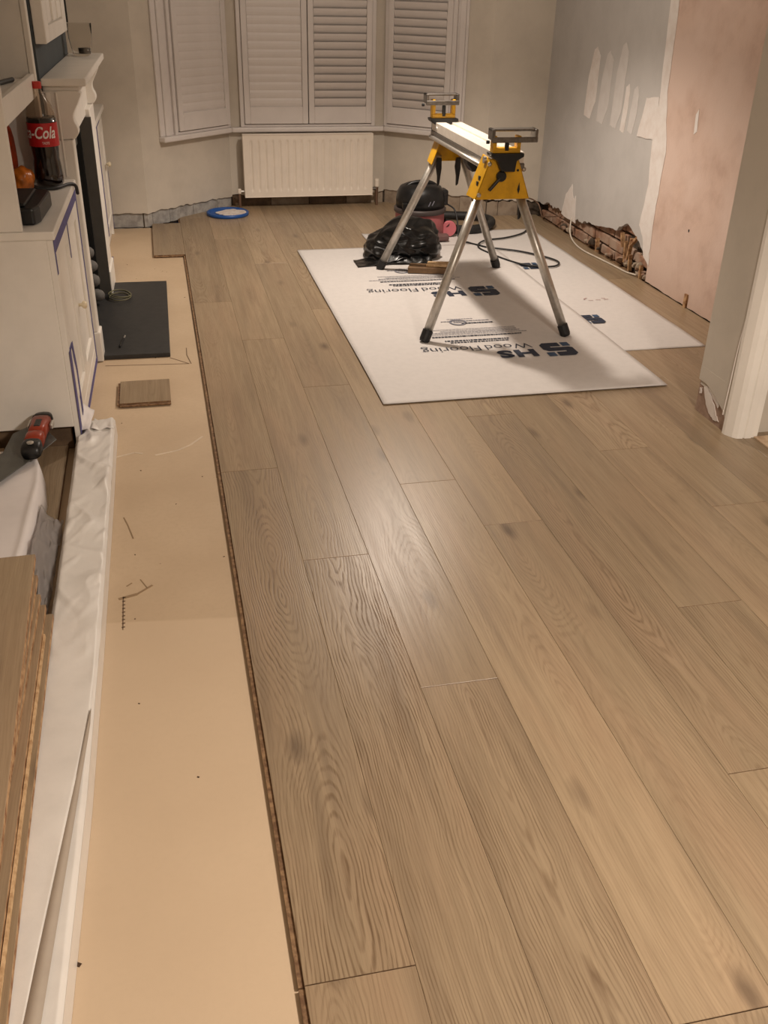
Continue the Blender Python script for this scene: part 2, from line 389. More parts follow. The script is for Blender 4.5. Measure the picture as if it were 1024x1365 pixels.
for k in range(18):
    x0, x1 = ROWX[k], ROWX[k+1]
    yend = max(wall_y(x0), wall_y(x1))-0.004 if k < 13 else 3.12
    cuts = []; n = -3
    for n in range(-3, 5):
        cuts.append((JOINT[k]+2.08*n, n))
    for (a, n) in cuts:
        s, e = max(a, -1.98), min(a+2.08, yend)
        if e-s < 0.05: continue
        p = make_plank(x0, x1, s, e, 0.0, parent=fl_base, grain=GRAIN.get((k, n)))
        if (k, n) in PITH: p['pith'] = PITH[(k, n)]; p['tone'] = 0.4
        if k == 0:
            MB().box(x0-0.011, x0+0.002, s+0.002, e-0.002, -0.0125, -0.0065).build('tongue', OAKEDGE, p)
p = make_plank(-0.07, 0.1285, 6.31, 7.20, 0.0, parent=fl_base, grain=0.4); p['tone'] = 0.2
MB().box(-0.07, 0.128, 6.300, 6.3105, -0.0125, -0.0065).build('tongue', OAKEDGE, p)

sub = MB().box(-0.83, 0.135, -2.0, 7.15, -0.06, -0.018).build('subfloor', SCREED)
struct(sub, 'bare beige subfloor board along the left wall', 'floor')
# flat marks and cracks on the bare board
def strip(mb, a, b, wd, z=-0.0174):
    mb.bar((a[0], a[1], z), (b[0], b[1], z), wd, 0.0012)
mk = MB()
for i in range(9): strip(mk, (-0.211, 2.29+i*0.0185), (-0.204+0.002*R.random(), 2.293+i*0.0185), 0.004)
strip(mk, (-0.208, 2.28), (-0.209, 2.445), 0.0025)
mk.build('pencil_mark', M('pencil', (0.16, 0.10, 0.06), 0.8), sub)
mk = MB(); strip(mk, (-0.222, 2.435), (-0.17, 2.452), 0.011); strip(mk, (-0.17, 2.452), (-0.125, 2.492), 0.007); strip(mk, (-0.20, 2.50), (-0.185, 2.515), 0.004); strip(mk, (-0.16, 2.53), (-0.14, 2.48), 0.003)
mk.build('scuff_mark', M('brown_scuff', (0.30, 0.20, 0.11), 0.8), sub)
mk = MB(); strip(mk, (-0.214, 2.926), (-0.20, 2.87), 0.004); strip(mk, (-0.20, 2.87), (-0.182, 2.78), 0.004)
mk.build('scuff_mark', bpy.data.materials['brown_scuff'], sub)
mk = MB()
for a, b in (((-0.104, 3.393), (-0.02, 3.42)), ((-0.02, 3.42), (0.03, 3.46)), ((0.03, 3.46), (0.082, 3.532)), ((-0.25, 3.40), (-0.18, 3.43)), ((-0.18, 3.43), (-0.15, 3.415))): strip(mk, a, b, 0.010)
mk.build('filler_smear', M('pale_smear', (0.66, 0.54, 0.40), 0.7), sub)
mk = MB()
for (a, b) in (((-0.316, 4.393), (0.066, 4.36)), ((0.066, 4.36), (-0.02, 4.455)), ((0.075, 4.36), (0.06, 4.48)), ((0.06, 4.48), (0.062, 4.58))): strip(mk, a, b, 0.004)
mk.build('board_joint', M('joint_line', (0.20, 0.13, 0.08), 0.9), sub)
mk = MB()
for i in range(26):
    x, y = R.uniform(-0.24, 0.10), R.uniform(0.9, 6.2); a = R.random()*PI; l_ = R.uniform(0.002, 0.006)
    strip(mk, (x, y), (x+math.cos(a)*l_, y+math.sin(a)*l_), R.uniform(0.002, 0.005))
strip(mk, (-0.278, 1.690), (-0.264, 1.684), 0.005); strip(mk, (-0.283, 1.236), (-0.270, 1.228), 0.008)
o = mk.build('floor_crumbs', M('dark_crumb', (0.06, 0.03, 0.015), 0.9), sub); o['kind'] = 'stuff'

# --- walls
def ragged(x0, x1, n, base, amp, seed, fn=None):
    out = []
    for i in range(n+1):
        x = x0+(x1-x0)*i/n; out.append((x, (fn(x) if fn else base)+amp*(R.random()-0.5)*1.2+amp*nz((x*9, 0.3, seed))))
    return out
CH = 2.65
def wall_panel(name, a, b, z0fn, mat, thick, n, amp, label, seed=1, z1=CH, inward=None):
    """plaster skin from a to b (plan points) whose hacked lower edge follows z0fn"""
    a, b = Vector((*a, 0)), Vector((*b, 0)); d = b-a; L = d.length; d.normalize(); nn = Vector((d.y, -d.x, 0))
    low = ragged(0, L, n, 0, amp, seed, z0fn)
    poly = low+[(L, z1), (0, z1)]
    mb = MB(tf=lambda s, t, h: a+d*s+nn*t+Vector((0, 0, h)))
    mb.prism([(p[0], p[1]) for p in poly], 0, -thick, 'y')
    return mb
A_, B_, C_, D_ = (-0.09, 7.15), (0.55, 7.74), (1.75, 7.74), (2.39, 7.15)
def st(name, mb, mat, label, cat='wall', parent=None):
    o = mb.build(name, mat, parent); 
    if parent is None: struct(o, label, cat)
    return o
# back-left pier
wb = st('wall_back_left', wall_panel('', (-0.83, 7.15), A_, lambda s: 0.085, CREAM, 0.02, 30, 0.008, ''), CREAM, 'cream wall pier between far cabinet and bay window')
MB().box(-0.83, -0.09, 7.171, 7.35, -0.03, CH).build('masonry', GREYBLOCK, wb)
wl = st('wall_bay_left', wall_panel('', A_, B_, lambda s: 0.085-0.012*s, CREAM, 0.02, 40, 0.010, '', 2), CREAM, 'cream left cheek wall of the bay window')
def backing(a, b, off, th, z1, mat, parent, name='masonry'):
    a, b = Vector((*a, 0)), Vector((*b, 0)); d = (b-a); L = d.length; d.normalize(); nn = Vector((d.y, -d.x, 0))
    mb = MB(tf=lambda s, t, h: a+d*s+nn*t+Vector((0, 0, h))); mb.box(-0.02, L+0.02, -off-th, -off, -0.03, z1)
    return mb.build(name, mat, parent)
def blocks(a, b, lens, z1, mats, parent, name, t0=-0.012, seed=0):
    """bare blocks along the foot of a wall, joints left open"""
    a, b = Vector((*a, 0)), Vector((*b, 0)); d = (b-a); L = d.length; d.normalize(); nn = Vector((d.y, -d.x, 0)); s = 0.0
    for i, l_ in enumerate(lens):
        mb = MB(tf=lambda s_, t, h: a+d*s_+nn*t+Vector((0, 0, h)))
        q = t0+R.uniform(-0.003, 0.003); e = 0.0016
        k = 7; low = [(s+e+(l_-2*e)*j/k, -0.018+R.uniform(0, 0.006)) for j in range(k+1)]
        top = [(s+e+(l_-2*e)*j/k, z1+R.uniform(-0.006, 0.012)) for j in range(k+1)][::-1]
        mb.prism(low+top, q, -0.05, 'y')
        mb.build(name, mats[i % len(mats)], parent, bevel=0.003, seg=1); s += l_
backing(A_, B_, 0.030, 0.15, CH, MORTAR, wl)
blocks((-0.36, 7.15), A_, [0.27], 0.10, [GREYBLOCK], wb, 'bare_block')
blocks(A_, B_, [0.05, 0.17, 0.24, 0.26, 0.15], 0.095, [GREYBLOCK], wl, 'bare_block')
wc = st('wall_bay_centre', wall_panel('', B_, C_, lambda s: 0.08, CREAM, 0.02, 30, 0.008, '', 3, z1=CH), CREAM, 'cream wall below the middle bay window behind the radiator')
backing(B_, C_, 0.030, 0.15, CH, MORTAR, wc)
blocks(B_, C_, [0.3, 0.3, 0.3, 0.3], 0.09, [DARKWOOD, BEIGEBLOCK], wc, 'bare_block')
wr = st('wall_bay_right', wall_panel('', C_, D_, lambda s: 0.095+0.05*s, CREAM, 0.02, 30, 0.008, '', 4), CREAM, 'cream right cheek wall of the bay window')
backing(C_, D_, 0.030, 0.15, CH, MORTAR, wr)
blocks(C_, D_, [0.22, 0.2, 0.25, 0.2], 0.13, [BEIGEBLOCK], wr, 'bare_block')
wbr = st('wall_back_right', wall_panel('', D_, (2.86, 7.15), lambda s: 0.125-0.06*s, CREAM, 0.02, 24, 0.012, '', 5), CREAM, 'cream wall pier between the bay window and grey side wall')
MB().box(2.39, 2.95, 7.181, 7.35, -0.03, CH).build('masonry', MORTAR, wbr)
blocks(D_, (2.86, 7.15), [0.13, 0.16, 0.18], 0.10, [BEIGEBLOCK, BEIGEBLOCK, MORTAR], wbr, 'bare_block')

# right wall: grey paint (far), pink plaster (near), bare brick foot
def rbot(y):   # y world -> lower ragged edge of the grey skin
    pts = [(7.15, 0.10), (6.9, 0.125), (6.4, 0.13), (6.0, 0.165), (5.75, 0.21), (5.62, 0.26), (5.50, 0.245), (5.38, 0.165), (5.30, 0.13), (5.2, 0.12)]
    for (a, za), (b, zb) in zip(pts, pts[1:]):
        if a >= y >= b: return za+(zb-za)*(a-y)/(a-b)
    return 0.12
low = ragged(7.15, 5.255, 70, 0, 0.016, 9, rbot)
wright = MB().prism(low+[(5.255, CH), (7.15, CH)], 2.83, 2.86, 'x').build('wall_right', GREYP)
struct(wright, 'grey painted side wall with filler strokes and hacked off foot', 'wall')
MB().box(2.892, 3.05, 3.3, 7.35, -0.03, CH).build('masonry', MORTAR, wright)
# bricks in the exposed foot
for row in range(4):
    z0 = -0.012+row*0.072; y = 7.12-(0.11 if row % 2 else 0.0)
    while y > 5.22:
        l_ = R.uniform(0.19, 0.225)
        if y < 5.72 and y > 5.30 and R.random() < 0.62: y -= l_+0.012; continue
        y0, y1 = max(y-l_, 5.22), y
        q = 2.858+R.uniform(0, 0.016)
        mb = MB(); pts = []
        for (yy, zz) in ((y0, z0), (y1, z0), (y1, z0+0.062), (y0, z0+0.062)): pts.append((yy+R.uniform(-0.008, 0.008), zz+R.uniform(-0.006, 0.006)))
        mb.prism(pts, q, 2.90, 'x').build('brick', BRICK, wright, bevel=0.006, seg=1); y -= l_+0.012
# rubble heap and splinters in the hole
for i in range(26):
    y = R.uniform(5.30, 6.7) if i > 12 else R.uniform(5.28, 5.62); s = R.uniform(0.012, 0.034)
    c = Vector((2.845+R.uniform(-0.012, 0.012), y, s*0.6+(R.uniform(0, 0.05) if i <= 12 else R.uniform(0, 0.02))))
    bm = bmesh.new(); bmesh.ops.create_icosphere(bm, subdivisions=1, radius=s)
    for v in bm.verts: v.co = v.co*(1+R.uniform(-0.3, 0.3)); v.co.z *= 0.75
    me = bpy.data.meshes.new('rubble_chunk'); bm.to_mesh(me); bm.free(); me.materials.append(R.choice((BRICK, MORTAR, BEIGEBLOCK)))
    o = bpy.data.objects.new('rubble_chunk', me); COL.objects.link(o); o.location = c; setparent(o, wright)
for (y, z, l_, a) in ((5.60, 0.10, 0.13, 0.1), (5.545, 0.13, 0.14, -0.25), (5.52, 0.05, 0.10, 0.05), (5.66, 0.16, 0.09, 0.3), (6.02, 0.04, 0.09, 0.1), (5.50, 0.19, 0.11, -0.9), (5.36, 0.03, 0.09, 0.15)):
    d = Vector((R.uniform(-.05, .05), math.sin(a), math.cos(a))); c = Vector((2.84, y, z))
    MB().bar(c-d*l_/2, c+d*l_/2, 0.016, 0.022, (1, 0, 0)).build('wood_splinter', OAKRAW, wright)
# pink plaster skin
low = ragged(5.262, 3.30, 40, 0.006, 0.004, 11)
pk = MB().prism(low+[(3.30, CH), (5.47, CH), (5.385, 1.5), (5.345, 1.05), (5.30, 0.6), (5.27, 0.3)], 2.826, 2.86, 'x').build('wall_right_plaster', PINKPL)
struct(pk, 'bare pink plastered stretch of side wall beside the white pillar', 'wall')
MB().box(2.815, 2.8262, 4.745, 4.772, 0.0, 0.075).build('wood_wedge', OAKRAW, pk)
MB().prism([(4.86+0.006*math.cos(t*PI/3), 0.40+0.009*math.sin(t*PI/3)) for t in range(6)], 2.8245, 2.83, 'x').build('drill_hole', SOOT, pk)
MB().prism([(4.95, 0.90), (4.98, 0.88), (4.99, 0.98), (4.965, 1.01)], 2.8243, 2.8275, 'x').build('filler_dab', FILLER, pk)
# filler band over the joint and filler strokes on the grey
def blob(name, poly, mat, parent, x=2.8265, d=0.0035, jit=0.006, sub_=4):
    out = []
    for (a, b) in zip(poly, poly[1:]+poly[:1]):
        for j in range(sub_):
            t = j/sub_; out.append((a[0]+(b[0]-a[0])*t+R.uniform(-jit, jit)*(1 if j else 0.3), a[1]+(b[1]-a[1])*t+R.uniform(-jit, jit)*(1 if j else 0.3)))
    return MB().prism(out, x, x+d+0.002, 'x').build(name, mat, parent)
blob('filler_band', [(5.48, CH), (5.37, CH), (5.36, 1.5), (5.34, 1.05), (5.25, 0.75), (5.27, 0.45), (5.26, 0.20), (5.25, 0.10), (5.33, 0.14), (5.38, 0.25), (5.44, 0.30), (5.40, 0.55), (5.43, 0.75), (5.42, 1.05), (5.455, 1.5)], FILLER, wright, x=2.8235)
blob('filler_patch', [(5.64, 0.78), (5.58, 1.0), (5.55, 1.0), (5.43, 1.02), (5.40, 0.79)], FILLER, wright, x=2.825, jit=0.004)
for (y0, y1, z0, z1, s, m_) in ((6.46, 6.30, 0.80, 1.22, 0.04, FILLER), (6.25, 6.10, 0.79, 1.21, 0.03, FILLER2), (6.04, 5.90, 0.79, 1.27, 0.02, FILLER2), (5.89, 5.815, 0.78, 1.05, 0.01, FILLER), (5.79, 5.69, 0.79, 1.05, 0.02, FILLER2)):
    m_y = (y0+y1)/2
    blob('filler_stroke', [(y0, z0), (y0-0.01, z1-0.18), (m_y+0.02, z1-0.02), (m_y-0.02, z1), (y1, z1-0.05), (y1, z0+0.1), (m_y-0.02, z0-0.01)], m_, wright, x=2.8285, d=0.001, jit=0.003)
blob('filler_patch', [(6.66, 0.11), (6.61, 0.26), (6.52, 0.34), (6.47, 0.25), (6.44, 0.28), (6.40, 0.10)], FILLER, wright, x=2.8275, jit=0.008)
# pillar (end of the removed dividing wall) with door trim
pil = MB().box(2.15, 4.0, 3.145, 3.41, 0.14, CH).build('wall_pillar', PILLARP)
struct(pil, 'pale wall return standing at the right with chipped foot', 'wall')
MB().prism([(3.41, -0.01), (3.41, 0.155), (3.36, 0.145), (3.28, 0.12), (3.20, 0.085), (3.172, 0.06), (3.17, -0.01)], 2.158, 3.0, 'x').build('bare_foot', M('bare_pinkish_foot', (0.27, 0.175, 0.125), 0.9, scale=20, col2=(0.36, 0.25, 0.19), bmp=0.8, bscale=40), pil)
MB().box(2.15, 4.0, 3.145, 3.171, 0.0, 0.140).box(2.155, 4.0, 3.172, 3.40, 0.12, 0.1395).build('wall_foot', PILLARP, pil)
pf = MB().prism([(3.145, 0.0), (3.172, 0.0), (3.172, 0.06), (3.20, 0.085), (3.28, 0.12), (3.36, 0.145), (3.41, 0.155), (3.41, 0.2), (3.145, 0.2)], 2.1495, 2.1585, 'x').build('plaster_skin', PILLARP, pil)
blob('plaster_remnant', [(3.37, 0.115), (3.35, 0.13), (3.30, 0.10), (3.25, 0.05), (3.22, 0.025), (3.26, 0.015), (3.30, 0.03), (3.34, 0.07)], FILLER, pil, x=2.1545, jit=0.004)
blob('plaster_remnant', [(3.33, 0.135), (3.26, 0.105), (3.235, 0.085), (3.245, 0.075), (3.30, 0.105), (3.335, 0.122)], FILLER, pil, x=2.1545, jit=0.003)
blob('plaster_remnant', [(3.40, 0.10), (3.385, 0.11), (3.382, 0.085), (3.395, 0.08)], FILLER, pil, x=2.1545, jit=0.003)
MB().tube(spline([(2.149, 3.19, 0.07), (2.149, 3.185, 0.2), (2.149, 3.18, 0.35), (2.149, 3.165, 0.5)]), 0.003, 6).build('paint_ridge', FILLER, pil)
tr = MB().prism([(2.146, 3.168), (2.146, 3.150), (2.162, 3.118), (2.176, 3.104), (2.200, 3.100), (2.205, 3.108), (2.209, 3.100), (2.235, 3.098), (2.240, 3.104), (2.265, 3.102), (2.268, 3.130), (2.268, 3.150), (2.16, 3.168)], 0.0, 2.15, 'z').build('trim_1', M('white_trim_gloss', (0.86, 0.82, 0.76), 0.35, var=0.02, scale=6))
struct(tr, 'white moulded door architrave at the right edge', 'trim')
th_ = MB().box(2.25, 3.2, 2.97, 3.10, 0.0005, 0.006).build('floor_threshold', PALECOL); struct(th_, 'pale scuffed threshold board beside the door trim', 'floor')
# other walls and ceiling closing the two rooms
struct(MB().box(-0.98, -0.83, -2.15, 7.35, -0.06, CH).build('wall_left', CREAM), 'cream left hand wall behind shelves', 'wall')
struct(MB().box(-0.98, 4.15, -2.15, -2.0, -0.06, CH).build('wall_behind', CREAM), 'cream wall behind the camera', 'wall')
struct(MB().box(4.0, 4.15, -2.15, 3.41, -0.06, CH).build('wall_near_right', CREAM), 'cream wall at the right of the near room', 'wall')
struct(MB().box(-0.98, 4.15, -2.15, 8.0, CH, CH+0.1).build('ceiling', CEIL), 'plain white ceiling', 'ceiling')
cb = MB(LW).box(-0.42, -0.002, -0.05, 1.33, 0.92, CH).box(-0.42, -0.002, -0.05, 0.06, -0.02, 0.92).box(-0.42, -0.002, 0.985, 1.33, -0.02, 0.92).box(-0.42, -0.33, 0.06, 0.985, -0.02, 0.92).build('wall_chimney_breast', BLUEGREY)
struct(cb, 'dark blue grey chimney breast above the mantelpiece', 'wall')

# --- bay window: frames, glass, sill, shutters
def plan(a, b):
    a, b = Vector((*a, 0)), Vector((*b, 0)); d = (b-a).normalized(); nn = Vector((d.y, -d.x, 0))
    return lambda s, t, h: a+d*s+nn*t+Vector((0, 0, h))
WT = 2.25
def window(num, tf, s0, s1, label):
    o = MB(tf).box(s0, s0+0.03, 0.0, 0.030, 0.575, WT).box(s1-0.03, s1, 0.0, 0.030, 0.575, WT).box(s0+0.03, s1-0.03, 0.0, 0.030, 0.575, 0.592).box(s0+0.03, s1-0.03, 0.0, 0.030, WT-0.03, WT).build('window_%d' % num, SHUT, bevel=0.003, seg=1)
    struct(o, label, 'window')
    MB(tf).box(s0+0.03, s1-0.03, 0.001, 0.004, 0.592, WT-0.03).build('glass_pane', GLASS, o)
    return o
tl, tc_, tr_ = plan(A_, B_), plan(B_, C_), plan(C_, D_)
w1 = window(1, tl, 0.300, 0.868, 'left bay window frame behind the shutter')
w2 = window(2, tc_, 0.090, 1.115, 'middle bay window frame behind paired shutters')
w3 = window(3, tr_, 0.005, 0.590, 'right bay window frame behind the open louvre shutter')
# casing boards beside the windows
MB(tl).box(0.170, 0.215, 0.0, 0.018, 0.575, WT).box(0.215, 0.262, 0.0, 0.028, 0.575, WT).box(0.262, 0.300, 0.0, 0.012, 0.575, WT).build('casing', SHUT, w1, bevel=0.004, seg=1)
MB(tr_).box(0.590, 0.612, 0.0, 0.014, 0.575, WT).box(0.612, 0.655, 0.0, 0.026, 0.575, WT).box(0.655, 0.675, 0.0, 0.016, 0.575, WT).build('casing', SHUT, w3, bevel=0.004, seg=1)
# sill following the bay
def off_line(t):
    pts = []
    for (a, b, s) in ((A_, B_, 'l'), (B_, C_, 'c'), (C_, D_, 'r')): pass
    pa = Vector(tl(0.165, t, 0)); 
    # inner corners
    def isect(p, d, q, e):
        k = ((q-p).x*e.y-(q-p).y*e.x)/(d.x*e.y-d.y*e.x); return p+d*k
    dl = (Vector(B_)-Vector(A_)).normalized(); dr = (Vector(D_)-Vector(C_)).normalized(); dc = Vector((1, 0))
    l0, c0, r0 = Vector(tl(0, t, 0)).xy, Vector(tc_(0, t, 0)).xy, Vector(tr_(0, t, 0)).xy
    return [pa.xy, isect(l0, dl, c0, dc), isect(c0, dc, r0, dr), Vector(tr_(0.69, t, 0)).xy]
fr, bk = off_line(0.060), off_line(-0.002)
sill = MB()
for i in range(3):
    sill.hexa([(*fr[i], 0.540), (*fr[i+1], 0.540), (*bk[i+1], 0.540), (*bk[i], 0.540)], [(*fr[i], 0.575), (*fr[i+1], 0.575), (*bk[i+1], 0.575), (*bk[i], 0.575)])
so = sill.build('window_sill', SHUT, bevel=0.008, seg=2); struct(so, 'white sill board running round the bay', 'window sill')
SLAT_L = {}
def shutter(tf, s0, s1, tilt, label, t=0.030):
    root = thing('shutter_panel', label, 'shutter', tuple(tf((s0+s1)/2, t, 0.595)), 'plantation shutters in the bay window')
    z0, z1 = 0.597, WT-0.035; sw = 0.042; a, b = t-0.010, t+0.014
    MB(tf).box(s0, s0+sw, a, b, z0, z1).build('stile', SHUT, root, bevel=0.003, seg=1)
    MB(tf).box(s1-sw, s1, a, b, z0, z1).build('stile', SHUT, root, bevel=0.003, seg=1)
    MB(tf).box(s0+sw, s1-sw, a, b, z0, 0.715).build('bottom_rail', SHUT, root, bevel=0.003, seg=1)
    MB(tf).box(s0+sw, s1-sw, a, b, z1-0.09, z1).build('top_rail', SHUT, root, bevel=0.003, seg=1)
    L = s1-s0-2*sw-0.004; pitch = 0.0545; n = int((z1-0.09-0.715)/pitch)
    wd = 0.031
    # slat mesh: lens section, local x along the slat
    sec = [(-wd, 0), (-wd*0.5, 0.0042), (0, 0.0054), (wd*0.5, 0.0042), (wd, 0), (wd*0.5, -0.0042), (0, -0.0054), (-wd*0.5, -0.0042)]
    c, s_ = math.cos(tilt), math.sin(tilt)
    sec = [(p*c-q*s_, p*s_+q*c) for p, q in sec]      # (t, z)
    first = None; m0 = (s0+s1)/2
    base = Vector(tf(m0, t+0.001, 0)); ex = (Vector(tf(1, 0, 0))-Vector(tf(0, 0, 0))); ey = (Vector(tf(0, 1, 0))-Vector(tf(0, 0, 0)))
    vs = []
    for e in (-L/2, L/2):
        for (p, q) in sec: vs.append(tuple(ex*e+ey*p+Vector((0, 0, q))))
    m = len(sec); fs = [tuple(range(m)), tuple(range(m, 2*m))]+[(i, (i+1) % m, m+(i+1) % m, m+i) for i in range(m)]
    me = bpy.data.meshes.new('slat'); me.from_pydata(vs, [], fs); me.materials.append(SHUT)
    bm = bmesh.new(); bm.from_mesh(me); bmesh.ops.recalc_face_normals(bm, faces=bm.faces); bm.to_mesh(me); bm.free()
    for i in range(n):
        o = bpy.data.objects.new('slat', me); COL.objects.link(o); o.location = base+Vector((0, 0, 0.715+pitch*(i+0.5)+0.002)); setparent(o, root)
    return root
shutter(tl, 0.334, 0.850, math.radians(88), 'closed white shutter in the angled left side of the bay')
shutter(tc_, 0.122, 0.598, math.radians(88), 'closed white shutter on the left half of the middle window')
shutter(tc_, 0.604, 1.083, math.radians(66), 'white shutter with open louvres above right half of the radiator')
shutter(tr_, 0.040, 0.560, math.radians(66), 'white open louvre shutter in the angled right side of the bay')

# ================================================================ RADIATOR
rad = thing('radiator', 'cream white ribbed panel radiator under the middle window', 'radiator', (1.14, 7.66, 0.08))
rx0, rx1, rz0, rz1 = 0.642, 1.630, 0.088, 0.528
ribs = 17; prof = []
def rad_fn(u, v):
    x = rx0+(rx1-rx0)*u; z = rz0+(rz1-rz0)*v
    ph = (x-rx0-0.03)/(rx1-rx0-0.06)*ribs
    k = ph-math.floor(ph); g = math.exp(-((k-0.5)/0.13)**2)
    e = min(1, max(0, (v-0.09)/0.03))*min(1, max(0, (0.92-v)/0.03)) if 0 < ph < ribs else 0
    return (x, 7.612+0.010*g*e, z)
us = 204; vs_ = 40
pm = MB().grid(rad_fn, us, vs_)
po = pm.build('front_panel', RADW, rad, smooth=True)
# make the channels dense only where needed: keep as is
MB().box(rx0, rx1, 7.624, 7.655, rz0, rz1).build('core', RADW, rad)
MB().box(rx0-0.004, rx0+0.006, 7.610, 7.665, rz0-0.002, rz1+0.002).build('side_panel', RADW, rad, bevel=0.003, seg=1)
MB().box(rx1-0.006, rx1+0.004, 7.610, 7.665, rz0-0.002, rz1+0.002).build('side_panel', RADW, rad, bevel=0.003, seg=1)
MB().box(rx0-0.004, rx1+0.004, 7.608, 7.665, rz1, rz1+0.008).build('top_grille', RADW, rad, bevel=0.003, seg=1)
MB().box(rx0-0.004, rx1+0.004, 7.608, 7.62, rz0-0.008, rz0).build('bottom_edge', RADW, rad, bevel=0.003, seg=1)
for x in (0.85, 1.42): MB().box(x, x+0.03, 7.655, 7.738, 0.15, 0.45).build('bracket', RADW, rad)
MB().tube([(1.632, 7.64, 0.125), (1.668, 7.64, 0.125)], 0.012, 10).build('valve_stub', STEEL, rad)
v_ = MB().lathe([(0.013, 0), (0.013, 0.04), (0.015, 0.045)], (1.672, 7.64, 0.09), 12).build('valve_body', PIPE, rad, smooth=False)
MB().lathe([(0.014, 0), (0.018, 0.006), (0.018, 0.05), (0.015, 0.062)], (1.672, 7.64, 0.137), 16).build('valve_head', RADW, rad)
MB().tube([(1.672, 7.64, 0.09), (1.672, 7.64, 0.001)], 0.011, 10).build('pipe', PIPE, rad)
MB().tube([(0.638, 7.64, 0.125), (0.606, 7.64, 0.125)], 0.010, 10).build('valve_stub', ALU, rad)
MB().lathe([(0.011, 0), (0.014, 0.005), (0.014, 0.03), (0.010, 0.036)], (0.600, 7.64, 0.108), 14).build('valve_cap', RADW, rad)
MB().tube([(0.600, 7.64, 0.11), (0.600, 7.64, 0.001)], 0.010, 10).build('pipe', PIPE, rad)

# ================================================================ LEFT FIXTURES
def doorset(root, v0, v1, z0, z1, u, name='door', knob=None):
    """frame-and-panel door on the plane u"""
    d = MB(LW).box(u, u+0.018, v0, v0+0.055, z0, z1).box(u, u+0.018, v1-0.055, v1, z0, z1).box(u, u+0.018, v0+0.055, v1-0.055, z0, z0+0.07).box(u, u+0.018, v0+0.055, v1-0.055, z1-0.06, z1).build(name, WHITE, root, bevel=0.0025, seg=1)
    MB(LW).box(u, u+0.008, v0+0.055, v1-0.055, z0+0.07, z1-0.06).build('panel', WHITE, d)
    if knob:
        k = LW(u+0.018, knob[0], knob[1])
        MB().lathe([(0.007, 0), (0.006, 0.010), (0.015, 0.018), (0.016, 0.026), (0.010, 0.033)], k, 14, axis='x').build('knob', BRASS, d, smooth=True)
    return d
def tape(root, pts, wd, u, name='masking_tape', mat=None):
    for i in range(len(pts)-1):
        (v0, z0), (v1, z1) = pts[i], pts[i+1]
        d = Vector((v1-v0, z1-z0)); n = Vector((-d.y, d.x)).normalized()*wd/2
        poly = [(v0+n.x, z0+n.y), (v1+n.x, z1+n.y), (v1-n.x, z1-n.y), (v0-n.x, z0-n.y)]
        MB(lambda a, b, c: LW(a, b, c)).prism(poly, u, u+0.0015, 'x').build(name, mat or BLUETAPE, root)

cab = thing('alcove_cabinet', 'white painted alcove cabinet with blue tape nearest the camera', 'cabinet', LW(-0.1, -0.55, 0))
V0, V1 = -1.02, -0.075
MB(LW).box(-0.385, 0.058, V0, V1, 0.085, 0.780).build('body', WHITE, cab, bevel=0.002, seg=1)
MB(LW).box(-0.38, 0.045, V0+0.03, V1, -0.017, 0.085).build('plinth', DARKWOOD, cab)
MB(LW).box(0.058, 0.080, V0, V0+0.06, 0.0, 0.780).box(0.058, 0.080, V1-0.05, V1, -0.015, 0.780).box(0.058, 0.080, V0+0.06, V1-0.05, 0.735, 0.780).box(0.058, 0.080, V0+0.06, V1-0.05, -0.015, 0.075).build('face_frame', WHITE, cab, bevel=0.002, seg=1)
mid = (V0+V1)/2
doorset(cab, V0+0.063, mid-0.002, 0.078, 0.732, 0.062)
doorset(cab, mid+0.002, V1-0.053, 0.078, 0.732, 0.062, knob=(mid+0.03, 0.40))
wk = MB(LW).box(-0.385, 0.088, V0-0.004, V1+0.005, 0.780, 0.810).build('worktop', WHITE, cab, bevel=0.005, seg=2)
# tape: along the front edge of the top, round the first door, up the far side and along the floor
tape(cab, [(V0+0.0, 0.755), (V1-0.02, 0.755)], 0.045, 0.0805)
tape(cab, [(V0+0.012, 0.73), (V0+0.012, 0.66)], 0.022, 0.0805)
tape(cab, [(V0+0.02, 0.38), (V0+0.02, 0.05)], 0.05, 0.0805)
tape(cab, [(V0+0.02, 0.38), (V0+0.10, 0.375)], 0.014, 0.0805)
tape(cab, [(V0+0.10, 0.375), (V0+0.14, 0.26), (V0+0.14, 0.05)], 0.035, 0.0810)
tape(cab, [(mid, 0.735), (mid, 0.60)], 0.010, 0.0812)
tape(cab, [(V1-0.012, 0.775), (V1-0.012, 0.0)], 0.024, 0.0805)
tape(cab, [(V0+0.05, 0.012), (V1, 0.012)], 0.026, 0.0810)
# the pieces of tape and lead at the far corner of the top are in front of the chimney leg
shelf = thing('alcove_bookcase', 'white painted bookcase standing on the near alcove cabinet', 'bookcase', LW(-0.2, -0.55, 0.811))
MB(LW).box(-0.385, -0.013, V0, V0+0.022, 0.8105, 2.3).build('side_panel', WHITE, shelf, bevel=0.002, seg=1)
MB(LW).box(-0.385, -0.030, V1-0.045, V1-0.005, 0.8105, 2.3).build('side_panel', WHITE, shelf, bevel=0.002, seg=1)
MB(LW).box(-0.030, -0.008, V1-0.050, V1-0.002, 0.8105, 2.3).build('face_trim', WHITE, shelf, bevel=0.003, seg=1)
for z in (1.195, 1.62, 2.05):
    MB(LW).box(-0.385, -0.035, V0+0.022, V1-0.045, z-0.01, z+0.012).build('shelf_board', WHITE, shelf, bevel=0.002, seg=1)
    MB(LW).box(-0.035, -0.013, V0+0.022, V1-0.050, z-0.055, z+0.030).build('shelf_edge', WHITE, shelf, bevel=0.002, seg=1)
MB(LW).box(-0.395, -0.385, V0, V1-0.005, 0.8105, 2.3).build('back_panel', M('olive_back_panel', (0.30, 0.26, 0.19), 0.8), shelf)

